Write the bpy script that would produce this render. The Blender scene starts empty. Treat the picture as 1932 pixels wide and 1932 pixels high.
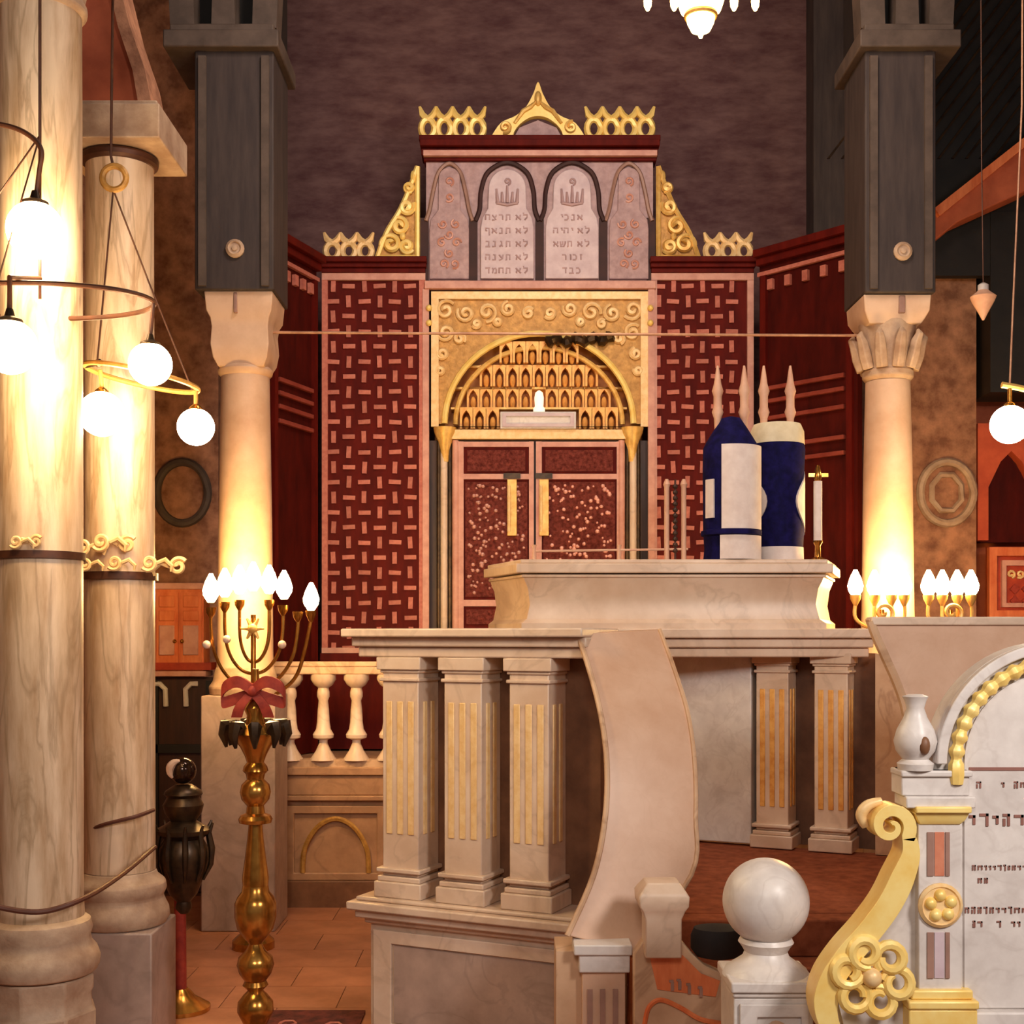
import bpy, bmesh, math, random
from mathutils import Vector
R = random.Random(7)
PI = math.pi
S = bpy.context.scene
COL = S.collection
EYE, F, CX, HY = 1.9, 2400.0, 966.0, 1200.0

# ------------------------------------------------------------------ camera, world, exposure, added fill lights
cam_d = bpy.data.cameras.new('camera'); cam = bpy.data.objects.new('camera', cam_d); COL.objects.link(cam)
cam.location = (0, 0, EYE); cam.rotation_euler = (PI/2, 0, 0)
cam_d.sensor_width = 36; cam_d.lens = 36*F/1932.0; cam_d.shift_y = (HY-966)/1932.0
cam_d.clip_start = 0.05; cam_d.clip_end = 200
S.camera = cam
S.view_settings.view_transform = 'Standard'; S.view_settings.look = 'None'
S.view_settings.gamma = 1.0; S.view_settings.use_curve_mapping = False
S.view_settings.exposure = 0.0
try: S.cycles.use_denoising = True
except Exception: pass
w = bpy.data.worlds.new('world'); S.world = w; w.use_nodes = True
w.node_tree.nodes['Background'].inputs[0].default_value = (1.0, 0.86, 0.76, 1)
w.node_tree.nodes['Background'].inputs[1].default_value = 0.15
def area(name, loc, target, size, power, col):
    d = bpy.data.lights.new(name, 'AREA'); d.energy = power; d.size = size; d.color = col
    o = bpy.data.objects.new(name, d); COL.objects.link(o); o.location = loc
    o.rotation_euler = (Vector(target)-Vector(loc)).to_track_quat('-Z', 'Y').to_euler()
area('fill_light_behind', (-0.4, -1.4, 4.4), (0.4, 7.5, 1.6), 1.4, 118, (1, .88, .78))  # added frontal fill from behind the camera
area('fill_light_right', (2.8, 1.0, 3.6), (1.6, 4.6, 0.9), .8, 135, (1, .90, .82))  # added light to brighten the memorial and ball newel
area('fill_light_nave', (0.4, 5.6, 6.6), (0.3, 10.0, 3.6), 1.2, 125, (1, .80, .66))  # added light to lift the back wall and ark

# ------------------------------------------------------------------ materials
def lin(c):
    return tuple(((x/255.0)/12.92 if x/255.0 <= .04045 else ((x/255.0+.055)/1.055)**2.4) for x in c)+(1,)
MATS = {}
def mat(name, c1, c2=None, scale=6, rough=.5, metal=0, bump=0, stretch=(1,1,1), emit=0, vein=None, rand=0, detail=6, spread=(.35,.65)):
    m = bpy.data.materials.new(name); m.use_nodes = True; nt = m.node_tree; N = nt.nodes; L = nt.links
    b = N['Principled BSDF']; b.inputs['Roughness'].default_value = rough; b.inputs['Metallic'].default_value = metal
    c2 = c2 or tuple(min(255, x*1.12) for x in c1)
    tc = N.new('ShaderNodeTexCoord'); mp = N.new('ShaderNodeMapping'); mp.inputs['Scale'].default_value = stretch
    nz = N.new('ShaderNodeTexNoise'); nz.inputs['Scale'].default_value = scale; nz.inputs['Detail'].default_value = detail
    nz.inputs['Roughness'].default_value = .62
    cr = N.new('ShaderNodeValToRGB'); cr.color_ramp.elements[0].position = spread[0]; cr.color_ramp.elements[1].position = spread[1]
    cr.color_ramp.elements[0].color = lin(c1); cr.color_ramp.elements[1].color = lin(c2)
    L.new(tc.outputs['Object'], mp.inputs[0]); L.new(mp.outputs[0], nz.inputs['Vector']); L.new(nz.outputs[0], cr.inputs[0])
    out = cr.outputs[0]
    if vein:
        vc, vs, va = vein
        n2 = N.new('ShaderNodeTexNoise'); n2.inputs['Scale'].default_value = vs; n2.inputs['Detail'].default_value = 8
        n2.inputs['Distortion'].default_value = 1.2
        L.new(mp.outputs[0], n2.inputs['Vector'])
        r2 = N.new('ShaderNodeValToRGB'); e = r2.color_ramp.elements
        e[0].position = .46; e[0].color = (0,0,0,1); e[1].position = .54; e[1].color = (0,0,0,1)
        k = r2.color_ramp.elements.new(.5); k.color = (va,va,va,1)
        L.new(n2.outputs[0], r2.inputs[0])
        mx = N.new('ShaderNodeMixRGB'); mx.inputs[2].default_value = lin(vc)
        L.new(r2.outputs[0], mx.inputs[0]); L.new(out, mx.inputs[1]); out = mx.outputs[0]
    if rand:
        oi = N.new('ShaderNodeObjectInfo'); mr = N.new('ShaderNodeMapRange')
        mr.inputs[3].default_value = 1-rand; mr.inputs[4].default_value = 1+rand
        hs = N.new('ShaderNodeHueSaturation'); L.new(oi.outputs['Random'], mr.inputs[0]); L.new(mr.outputs[0], hs.inputs['Value'])
        L.new(out, hs.inputs['Color']); out = hs.outputs[0]
    L.new(out, b.inputs['Base Color'])
    if bump:
        bp = N.new('ShaderNodeBump'); bp.inputs['Strength'].default_value = bump; bp.inputs['Distance'].default_value = .02
        L.new(nz.outputs[0], bp.inputs['Height']); L.new(bp.outputs[0], b.inputs['Normal'])
    if emit:
        L.new(out, b.inputs['Emission Color']); b.inputs['Emission Strength'].default_value = emit
    MATS[name] = m
    return m
mat('marble', (206,178,154), (226,204,184), 3, .35, vein=((168,142,120), 2.5, .3))
mat('marble_warm', (188,150,118), (214,180,148), 3, .4, vein=((150,112,84), 2.5, .5))
mat('marble_pink', (200,160,132), (212,176,150), 5, .42, vein=((186,144,114), 6, .12))
mat('marble_white', (204,196,192), (226,220,216), 6, .38, vein=((180,168,162), 5, .25))
mat('platform_stone', (158,118,88), (186,144,110), 5, .5, vein=((130,94,70), 3, .35))
mat('marble_dark', (104,68,46), (136,94,66), 5, .5)
mat('column_stone', (176,140,104), (226,200,172), 5, .4, stretch=(2.2,2.2,.35), vein=((142,112,78), 3.0, .5), spread=(.3,.62))
mat('column_plain', (196,160,132), (216,184,158), 4, .5)
mat('base_stone', (160,128,104), (196,168,142), 7, .6, bump=.3)
mat('wall_plaster', (94,64,66), (124,94,92), 5.5, .85, bump=.25, detail=10, stretch=(.6,1,1.6))
mat('wall_brown', (124,80,58), (188,134,102), 7, .85, bump=.4, detail=9)
mat('wall_red_lit', (156,74,46), (184,94,60), 5, .8)  # red-orange lamp light painted into wall, soffit and beam colour
mat('pier_dark', (50,40,40), (68,56,53), 6, .7, stretch=(3,3,.4))
mat('pier_ledge', (70,57,50), (92,77,68), 6, .7)
mat('dark', (18,15,14), (30,25,22), 8, .6)
mat('dark_wood', (46,26,18), (72,40,26), 6, .5, stretch=(3,3,.4))
mat('red_wood', (76,13,9), (97,21,14), 5, .62, stretch=(2,2,.5))
mat('slat_wood', (128,54,46), (150,72,60), 5, .5)
mat('marble_shaded', (158,136,124), (184,160,148), 4, .5, vein=((130,112,102), 3, .3))  # darker marble, shade on pedestals and plinth panel put into the colour
mat('wall_orange_lit', (184,72,42), (208,92,56), 5, .7)  # arch face coloured as if lit orange by lamps
mat('wing_wood', (58,10,8), (80,17,12), 5, .6, stretch=(2,2,.5))
mat('inlay', (178,102,90), (198,124,108), 30, .45, rand=.14)
mat('trim_pink', (192,134,120), (214,160,144), 9, .45)
mat('tablet', (192,170,180), (212,194,202), 8, .5)
mat('niche_panel', (158,128,132), (186,156,160), 14, .55, bump=.3)
mat('shadow_gap', (48,22,24), (62,30,30), 8, .7)
mat('letters', (164,136,140), None, 8, .5)
mat('gold', (214,164,82), (242,204,124), 14, .4, .25, bump=.2)
mat('gold_bright', (246,206,110), (254,228,146), 8, .38, .12)
mat('gold_pale', (232,190,126), (246,214,160), 20, .42, .1)
mat('gold_dull', (164,118,52), (204,154,80), 20, .45, .2, bump=.3)
mat('brass', (150,96,34), (206,150,72), 10, .22, .85)
mat('bronze', (46,34,26), (80,60,40), 12, .35, .6)
mat('bronze_gloss', (40,26,20), (62,42,30), 12, .12, .5)
mat('iron', (66,36,22), (92,52,32), 12, .5, .3)
mat('rod_metal', (176,130,104), (206,160,130), 12, .4, .4)
mat('door_carve', (80,24,20), (126,60,52), 34, .5, bump=.6)
mat('stud', (206,150,138), None, 10, .4, rand=.3)
mat('muqarnas', (220,150,70), (244,190,106), 16, .4, .15)
mat('muqarnas_back', (176,106,42), (204,134,62), 10, .5, .1)
mat('floor_tile', (146,92,66), (176,118,88), 4, .42, rand=.12)
mat('floor_base', (96,62,46), (120,80,58), 4, .7)
mat('carpet', (120,62,40), (150,84,56), 14, .9)
mat('rug', (60,18,16), (110,46,40), 16, .95)
mat('velvet_blue', (12,10,50), (24,20,80), 20, .8)
mat('cloth_white', (222,206,200), (240,228,222), 9, .8)
mat('cream', (214,198,162), (232,220,190), 9, .8)
mat('roller', (206,156,130), (222,178,150), 9, .5)
mat('orange_lit', (206,100,54), (232,136,84), 6, .5, stretch=(2,2,.6))  # orange lamp light mixed into the surface colour
mat('red_panel', (150,40,18), (184,66,30), 9, .5)
mat('red_cloth', (120,24,16), (168,58,38), 12, .7)
mat('black_matte', (18,12,12), (30,22,20), 12, .8)
mat('glass_dark', (210,180,160), (236,214,196), 8, .1)
mat('inscription', (132,88,78), None, 10, .6)
mat('inlay_red', (196,112,84), (214,140,110), 10, .5)
mat('inlay_brown', (146,112,100), None, 10, .5)
mat('cable', (84,46,34), None, 10, .6)
for k_ in ('red_wood', 'wing_wood', 'inlay', 'door_carve', 'velvet_blue', 'carpet', 'slat_wood', 'wall_plaster'): MATS[k_].node_tree.nodes['Principled BSDF'].inputs['Specular IOR Level'].default_value = .12
def glow(name, c, e):
    m = bpy.data.materials.new(name); m.use_nodes = True; b = m.node_tree.nodes['Principled BSDF']
    b.inputs['Base Color'].default_value = lin(c); b.inputs['Emission Color'].default_value = lin(c)
    b.inputs['Emission Strength'].default_value = e; MATS[name] = m
glow('globe_glow', (255,228,186), 45)
glow('globe_near', (255,220,164), 85)
glow('bulb_glow', (255,206,128), 130)
glow('bulb_soft', (255,222,150), 60)
glow('lamp_glass', (255,206,120), 14)
glow('small_lamp', (255,232,205), 1.0)

# ------------------------------------------------------------------ mesh builder
def TP(Y):                      # picture-plane drafting at one real distance: x, y in drafting units, d toward the viewer
    a = Y/F
    return lambda x, d, z: ((x-CX)*a, Y-d*a, EYE-(z-HY)*a)
IDT = lambda x, y, z: (x, y, z)
ROOT = {}
class MB:
    def __init__(s, T=IDT): s.v = []; s.f = []; s.T = T
    def add(s, pts): i = len(s.v); s.v += [s.T(*p) for p in pts]; return i
    def box(s, x0, x1, y0, y1, z0, z1):
        i = s.add([(x0,y0,z0),(x1,y0,z0),(x1,y1,z0),(x0,y1,z0),(x0,y0,z1),(x1,y0,z1),(x1,y1,z1),(x0,y1,z1)])
        s.f += [tuple(i+k for k in q) for q in ((0,1,2,3),(4,5,6,7),(0,1,5,4),(1,2,6,5),(2,3,7,6),(3,0,4,7))]; return s
    def prism(s, pts, d0, d1):
        n = len(pts); i = s.add([(p[0],d0,p[1]) for p in pts]+[(p[0],d1,p[1]) for p in pts])
        s.f.append(tuple(range(i,i+n))); s.f.append(tuple(range(i+n,i+2*n)))
        for k in range(n): s.f.append((i+k, i+(k+1)%n, i+n+(k+1)%n, i+n+k))
        return s
    def slab(s, pts, z0, z1):   # plan polygon
        n = len(pts); i = s.add([(p[0],p[1],z0) for p in pts]+[(p[0],p[1],z1) for p in pts])
        s.f.append(tuple(range(i,i+n))); s.f.append(tuple(range(i+n,i+2*n)))
        for k in range(n): s.f.append((i+k, i+(k+1)%n, i+n+(k+1)%n, i+n+k))
        return s
    def ring(s, A, B, d0, d1, closed=True):
        n = len(A); i = s.add([(p[0],d0,p[1]) for p in A]+[(p[0],d0,p[1]) for p in B]+[(p[0],d1,p[1]) for p in A]+[(p[0],d1,p[1]) for p in B])
        for k in range(n if closed else n-1):
            j = (k+1) % n
            s.f += [(i+k,i+j,i+n+j,i+n+k),(i+2*n+k,i+2*n+j,i+3*n+j,i+3*n+k),(i+k,i+j,i+2*n+j,i+2*n+k),(i+n+k,i+n+j,i+3*n+j,i+3*n+k)]
        if not closed:
            for k in (0, n-1): s.f.append((i+k,i+n+k,i+3*n+k,i+2*n+k))
        return s
    def lathe(s, cx, cy, prof, n=28, half=False):
        m = n+1 if half else n
        i = s.add([(cx+r*math.cos((PI if half else 2*PI)*k/n), cy+r*math.sin((PI if half else 2*PI)*k/n), z) for (r,z) in prof for k in range(m)])
        for a in range(len(prof)-1):
            for k in range(n):
                j = k+1 if half else (k+1) % n
                s.f.append((i+a*m+k, i+a*m+j, i+(a+1)*m+j, i+(a+1)*m+k))
        if not half:
            s.f.append(tuple(range(i,i+n))); s.f.append(tuple(range(i+(len(prof)-1)*n, i+len(prof)*n)))
        return s
    def sphere(s, cx, cy, cz, r, n=20, m=12, rz=None):
        rz = rz or r
        return s.lathe(cx, cy, [(max(r*math.sin(PI*k/m), r*.01), cz-rz*math.cos(PI*k/m)) for k in range(m+1)], n)
    def tube(s, pts, r, n=8, closed=False):
        P = [Vector(p) for p in pts]; c = len(P); rs = r if isinstance(r, (list, tuple)) else [r]*c; V = []
        up = None
        for k, p in enumerate(P):
            t = (P[(k+1)%c]-P[k-1]) if closed else (P[min(k+1,c-1)]-P[max(k-1,0)])
            t.normalize()
            if up is None: up = t.orthogonal().normalized()
            up = (up-t*up.dot(t))
            up = up.normalized() if up.length > 1e-6 else t.orthogonal().normalized()
            b = t.cross(up)
            V += [tuple(p+(up*math.cos(2*PI*q/n)+b*math.sin(2*PI*q/n))*rs[k]) for q in range(n)]
        i = s.add(V)
        for a in range(c if closed else c-1):
            e = (a+1) % c
            for q in range(n): s.f.append((i+a*n+q, i+a*n+(q+1)%n, i+e*n+(q+1)%n, i+e*n+q))
        if not closed: s.f.append(tuple(range(i,i+n))); s.f.append(tuple(range(i+(c-1)*n,i+c*n)))
        return s
    def loft(s, secs, cap=True):   # list of equal-length loops
        n = len(secs[0]); i = s.add([p for q in secs for p in q])
        for a in range(len(secs)-1):
            for k in range(n): s.f.append((i+a*n+k, i+a*n+(k+1)%n, i+(a+1)*n+(k+1)%n, i+(a+1)*n+k))
        if cap: s.f.append(tuple(range(i,i+n))); s.f.append(tuple(range(i+(len(secs)-1)*n, i+len(secs)*n)))
        return s
    def mesh(s, name, m, off=(0,0,0), ang=38):
        me = bpy.data.meshes.new(name); ox, oy, oz = off
        me.from_pydata([(x-ox,y-oy,z-oz) for x,y,z in s.v], [], s.f)
        bm = bmesh.new(); bm.from_mesh(me); bmesh.ops.recalc_face_normals(bm, faces=bm.faces); bm.to_mesh(me); bm.free()
        me.polygons.foreach_set('use_smooth', [True]*len(me.polygons)); me.set_sharp_from_angle(angle=math.radians(ang))
        me.materials.append(MATS[m]); me.update(); return me
    def build(s, name, m, parent=None, label=None, cat=None, group=None, kind=None, bevel=0):
        if parent is None:
            xs, ys, zs = zip(*s.v); off = ((min(xs)+max(xs))/2, (min(ys)+max(ys))/2, min(zs))
        else: off = ROOT[parent.name]
        o = bpy.data.objects.new(name, s.mesh(name, m, off)); COL.objects.link(o)
        if parent is None: o.location = off
        else: o.parent = parent
        ROOT[o.name] = off
        tag(o, label, cat, group, kind)
        if bevel:
            b = o.modifiers.new('bevel', 'BEVEL'); b.width = bevel; b.segments = 2; b.limit_method = 'ANGLE'; b.angle_limit = .7
        return o
def tag(o, label=None, cat=None, group=None, kind=None):
    if label: o['label'] = label
    if cat: o['category'] = cat
    if group: o['group'] = group
    if kind: o['kind'] = kind
def thing(name, label, cat, loc, group=None):
    o = bpy.data.objects.new(name, None); COL.objects.link(o); o.location = loc; o.empty_display_size = .1
    ROOT[o.name] = tuple(loc); tag(o, label, cat, group); return o
def place(me, name, parent, loc, rot=(0,0,0), scale=(1,1,1), label=None):
    o = bpy.data.objects.new(name, me); COL.objects.link(o); o.parent = parent; off = ROOT[parent.name]
    o.location = tuple(a-b for a, b in zip(loc, off)); o.rotation_euler = rot; o.scale = scale
    ROOT[o.name] = off
    if label: o['label'] = label
    return o
def struct(mb, name, m, bevel=0): return mb.build(name, m, kind='structure', bevel=bevel)
def arc(cx, cz, rx, rz, a0, a1, n=24): return [(cx+rx*math.cos(a0+(a1-a0)*k/n), cz+rz*math.sin(a0+(a1-a0)*k/n)) for k in range(n+1)]
def spiral(cx, cz, r0, r1, turns, ph, d=0, n=26):
    return [(cx+(r0+(r1-r0)*k/n)*math.cos(ph+turns*2*PI*k/n), d, cz+(r0+(r1-r0)*k/n)*math.sin(ph+turns*2*PI*k/n)) for k in range(n+1)]
def smooth(pts, n=6):           # Catmull-Rom through points of any size
    out = []
    for i in range(len(pts)-1):
        p0, p1, p2, p3 = pts[max(i-1,0)], pts[i], pts[i+1], pts[min(i+2,len(pts)-1)]
        for k in range(n):
            t = k/n
            out.append(tuple(.5*((2*b)+(c-a)*t+(2*a-5*b+4*c-d)*t*t+(-a+3*b-3*c+d)*t**3) for a, b, c, d in zip(p0,p1,p2,p3)))
    out.append(tuple(pts[-1])); return out
def at(px, py, Y): a = Y/F; return ((px-CX)*a, Y, EYE-(py-HY)*a)
def floor_at(px, Y, z=0): return ((px-CX)*Y/F, Y, z)
HL = {'א':[[(0,0),(1,1)],[(.9,0),(.85,.35),(.6,.55)],[(.1,1),(.15,.65),(.4,.42)]], 'נ':[[(.2,0),(.7,0),(.7,1),(.1,1)]], 'כ':[[(.1,0),(.6,0),(.85,.3),(.85,.7),(.6,1),(.1,1)]],
 'י':[[(.2,0),(.6,0),(.6,.45)]], 'ל':[[(.2,-.4),(.2,0),(.9,0),(.85,.5),(.4,1)]], 'ה':[[(.05,0),(.9,0),(.9,1)],[(.15,.35),(.15,1)]], 'ת':[[(.1,0),(.9,0),(.9,1)],[(.25,0),(.25,1),(.05,1)]],
 'ש':[[(.05,0),(.15,1),(.7,1),(1,.3),(1,0)],[(.5,0),(.5,.5),(.12,.75)]], 'ז':[[(.2,0),(.8,0)],[(.5,0),(.55,1)]], 'ו':[[(.3,0),(.6,0),(.6,1)]], 'ר':[[(.05,0),(.7,0),(.85,.25),(.85,1)]],
 'ב':[[(.1,0),(.75,0),(.75,1)],[(.05,1),(1,1)]], 'ד':[[(.05,0),(1,0)],[(.75,0),(.75,1)]], 'ח':[[(.1,1),(.1,0),(.9,0),(.9,1)]], 'צ':[[(.1,0),(.85,1),(.05,1)],[(.9,0),(.8,.35),(.5,.5)]],
 'ף':[[(.45,.5),(.15,.5),(.15,0),(.8,0),(.85,1.4)]], 'ג':[[(.3,0),(.6,0),(.65,.7),(.8,1)],[(.62,.65),(.15,1)]], 'ע':[[(.1,0),(.75,.75)],[(.9,0),(.75,.75),(.05,1.1)]], 'מ':[[(.05,0),(.3,.25),(.1,1)],[(.3,.2),(.7,0),(.9,.3),(.9,1),(.5,1)]]}
def hebrew(lines, name, parent, T, cx, y0, dy, size, d, m):   # raised strokes, each line its own piece, written right to left
    for k, t in enumerate(lines):
        wd = sum((.55 if c in ' יוז' else 1.0)*size*.82 for c in t); x = cx+wd/2; b = MB(T); hgt = size*.62
        for c in t:
            w_ = (.55 if c in ' יוז' else 1.0)*size*.82; x -= w_
            for st in HL.get(c, []):
                b.tube([(x+p[0]*size*.62*(1 if c not in 'יוז' else .8), d, y0+dy*k-hgt+p[1]*hgt) for p in st], size*.11, 5)
        b.build(name, m, parent, kind='stuff')

# ------------------------------------------------------------------ the setting
fl = struct(MB().box(-6, 7, -2.5, 11.4, -.2, -.012), 'floor', 'floor_base')
tl = MB().box(-.298, .298, -.198, .198, -.012, 0).mesh('floor_tile', 'floor_tile')
for i in range(14):
    for j in range(13):
        place(tl, 'floor_tile', fl, (-4.2+.6*i+(.3 if j % 2 else 0), 4.3+.4*j, 0), (0, 0, 0))
struct(MB().box(-6, 7, 11.2, 11.4, 0, 9), 'wall_back', 'wall_plaster')
struct(MB().box(-6.2, -6, -2.5, 11.4, 0, 9), 'wall_left', 'wall_brown')
struct(MB().box(7, 7.2, -2.5, 11.4, 0, 9), 'wall_right', 'wall_brown')
struct(MB().box(-6.2, 7.2, -2.5, 11.4, 9, 9.2), 'ceiling', 'dark_wood')
# chancel walls left and right of the ark
T = TP(9.8)
wl = MB(T).box(-500, 412, -30, 0, 1900, -100); wl = struct(wl, 'wall_chancel', 'wall_brown')
MB(T).tube([(345+48*math.cos(2*PI*k/28), 4, 930+58*math.sin(2*PI*k/28)) for k in range(28)], 8, 8, True).build('roundel', 'pier_ledge', wl)
wr = struct(MB(T).box(1712, 1842, -60, 0, 1900, -100), 'trim_1', 'wall_brown')
MB(T).tube([(1785+50*math.cos(2*PI*k/28), 4, 930+58*math.sin(2*PI*k/28)) for k in range(28)], 8, 8, True).build('roundel', 'base_stone', wr)
MB(T).tube([(1785+30*math.cos(2*PI*k/8+.39), 3, 930+36*math.sin(2*PI*k/8+.39)) for k in range(8)], 6, 6, True).build('star_relief', 'base_stone', wr)
struct(MB(T).box(1842, 2500, -150, -100, 1900, 500), 'wall_right_rear', 'wall_red_lit')
struct(MB(TP(10.6)).box(1535, 1700, -60, 0, 460, -300), 'trim_2', 'pier_dark')
struct(MB(TP(10.6)).box(300, 523, -60, 0, 470, -300), 'trim_3', 'pier_dark')
# dark piers carried by the two far columns
def pier(name, x0, x1, lx0, lx1, yb, rx, ry, dx):
    T = TP(8.4)
    o = struct(MB(T).box(x0, x1, -75, 72, yb, 128), name, 'pier_dark', .01)
    MB(T).box(x0+8, x0+22, 72, 78, yb-6, 140).box(x1-22, x1-8, 72, 78, yb-6, 140).build('edge_fillet', 'pier_ledge', o)
    MB(T).box(lx0, lx1, -95, 92, 130, 98).box(lx0+10, lx1-10, -85, 84, 98, 84).build('impost', 'pier_ledge', o, bevel=.01)
    m = MB(T)
    for s in (0, 1, 2):
        xc = lx0+30+s*(lx1-lx0-60)/2
        m.prism([(xc-22, 86), (xc+22, 86), (xc+(12 if s < 2 else 40), -260), (xc-(12 if s > 0 else 40), -260)], 20, 70)
    m.build('arch_rib', 'pier_ledge', o)
    MB(T).box(lx0+14, lx1-14, -80, 20, 86, -260).build('arch_core', 'dark', o)
    c = MB(lambda x, y, z: T(rx+x, 74+z, ry+y))
    c.lathe(0, 0, [(17,0),(17,4),(12,8),(9,5),(6,5),(5,8),(1,9)], 18).build('medallion', 'base_stone', o)
pier('trim_4', 385, 530, 332, 542, 566, 460, 492, 0)
pier('trim_5', 1612, 1742, 1598, 1782, 571, 1680, 497, 0)
# left: brown arch soffit above the second column
T = TP(6.3)
struct(MB(T).prism([(100,228),(275,228),(262,150),(235,70),(205,-60),(100,-60)], -60, 30), 'trim_6', 'wall_red_lit')
struct(MB(T).ring([(275,228),(262,150),(235,70),(205,-60)], [(300,228),(285,150),(255,62),(225,-60)], -60, 40, False), 'trim_7', 'wall_brown')
# right: slanting beam of the side arch and dark gallery lattice above
T = TP(9.2)
struct(MB(T).prism([(1740,430),(1770,392),(1932,268),(2100,150),(2100,250),(1932,365),(1800,425),(1745,470)], -40, 20), 'trim_8', 'wall_red_lit', .01)
struct(MB(T).prism([(1752,404),(1932,262),(2100,140),(2100,152),(1932,280),(1762,418)], 20, 34), 'trim_9', 'orange_lit')  # orange strip paints lamp light along the beam
ga = struct(MB(TP(9.6)).box(1742, 2500, -20, 0, 520, -300), 'wall_gallery', 'dark')
m = MB(TP(9.6))
for k in range(26):
    x = 1560+k*26
    m.prism([(x, 300), (x+5, 300), (x+305, -100), (x+300, -100)], 0, 5)
m.build('lattice', 'bronze', ga, kind='stuff')
struct(MB(TP(9.6)).box(1868, 2300, -100, 2, 740, 400), 'trim_10', 'dark')
# dark pointed niche in the red-lit wall on the right
T = TP(9.9)
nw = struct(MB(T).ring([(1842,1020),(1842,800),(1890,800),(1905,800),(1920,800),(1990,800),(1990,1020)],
   [(1862,1020),(1862,920),(1885,872),(1905,852),(1925,872),(1948,920),(1948,1020)], -20, 8, False), 'trim_11', 'wall_orange_lit')
MB(T).prism([(1858,1022),(1858,918),(1905,846),(1952,918),(1952,1022)], -40, -18).build('niche_back', 'wing_wood', nw)
# carved framed panel below it
fp = thing('framed_panel', 'red carved wooden panel in a raised square frame below the dark pointed niche', 'panel', T(1935,0,1170))
MB(T).box(1862, 2010, -6, 10, 1168, 1032).build('backboard', 'red_panel', fp)
MB(T).ring([(1858,1034),(2014,1034),(2014,1168),(1858,1168)], [(1872,1050),(2000,1050),(2000,1152),(1872,1152)], 10, 24).build('outer_frame', 'orange_lit', fp)
MB(T).ring([(1884,1058),(1990,1058),(1990,1146),(1884,1146)], [(1892,1068),(1982,1068),(1982,1138),(1892,1138)], 10, 18).build('inner_frame', 'trim_pink', fp)
m = MB(T)
for k in range(5): m.tube(spiral(1902+k*17, 1084, 2, 8, 1.2, k, 14, 10), 2.5, 5)
m.build('carved_scroll', 'gold_pale', fp)
for k in range(8): MB(T).prism([(1900+22*(k % 4), 1112+22*(k//4)), (1909+22*(k % 4), 1103+22*(k//4)), (1918+22*(k % 4), 1112+22*(k//4)), (1909+22*(k % 4), 1121+22*(k//4))], 10, 15).build('carved_lozenge', 'red_cloth', fp)

# ------------------------------------------------------------------ marble columns
def column(px, Y, shaft, base, cap, label, m='column_stone', extra=None):
    T = TP(Y); r = thing('marble_column', label, 'column', floor_at(px, Y), 'marble columns of the nave')
    MB(T).lathe(px, 0, shaft, 40).build('shaft', m, r)
    for nm, mm, b in base(T, px): b.build(nm, mm, r, bevel=.008)
    for nm, mm, b in cap(T, px): b.build(nm, mm, r, bevel=.006)
    return r
def yf(Y): return HY+EYE*F/Y
Y = 5.0
colA = column(77, Y, [(79,1728),(77,1690),(76,900),(74,28)],
  lambda T, px: [('base_moulding', 'base_stone', MB(T).lathe(px, 0, [(100,1834),(106,1822),(108,1806),(102,1790),(92,1778),(90,1766),(94,1752),(90,1736),(79,1728)], 40)),
                 ('pedestal', 'base_stone', MB(T).lathe(px, 0, [(104,yf(5.0)),(104,1905),(98,1898),(96,1870),(100,1862),(100,1836)], 8))],
  lambda T, px: [('capital', 'base_stone', MB(T).lathe(px, 0, [(76,30),(84,22),(84,8),(78,4),(92,-60),(110,-90)], 40).box(px-115, px+115, -115, 115, -90, -160))],
  'thickest veined marble column, with the three-globe iron chandelier before it')
Y = 6.0
colB = column(226, Y, [(66,1640),(65,1600),(64,1000),(62,318),(64,312),(64,300)],
  lambda T, px: [('base_moulding', 'base_stone', MB(T).lathe(px, 0, [(84,1742),(92,1728),(90,1712),(84,1700),(80,1690),(86,1676),(84,1662),(70,1650),(66,1640)], 40)),
                 ('pedestal', 'marble_shaded', MB(T).box(px-84, px+84, -84, 84, yf(6.0), 1742))],
  lambda T, px: [('collar', 'iron', MB(T).lathe(px, 0, [(63,318),(70,312),(72,302),(66,298)], 40)),
                 ('capital', 'base_stone', MB(T).box(px-100, px+102, -100, 100, 298, 236).box(px-94, px+96, -94, 94, 236, 228))],
  'veined marble column with square block capital behind the brass ring chandelier')
Y = 8.4
T84 = TP(8.4)
colC = column(463, Y, [(54,1260),(52,1240),(50,1000),(45,712)],
  lambda T, px: [('base_moulding', 'base_stone', MB(T).lathe(px, 0, [(66,1310),(68,1296),(60,1284),(58,1272),(54,1258)], 36)),
                 ('pedestal', 'marble_shaded', MB(T).box(px-68, px+68, -66, 66, yf(8.4), 1310))],
  lambda T, px: [('necking', 'column_plain', MB(T).lathe(px, 0, [(44,714),(50,708),(52,700),(46,694)], 36)),
                 ('capital', 'column_plain', MB(T).loft([[(px+sx*w, sy*w, y) for sx, sy in ((-1,-1),(1,-1),(1,1),(-1,1))] for w, y in ((42,700),(50,684),(54,660),(52,628),(54,612),(60,600),(63,566))])),
                 ('abacus_groove', 'inlay_brown', MB(T).box(px-9, px-2, 56, 64, 606, 568))],
  'slim pink marble column with stepped capital behind the lit menorah', 'column_plain')
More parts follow.
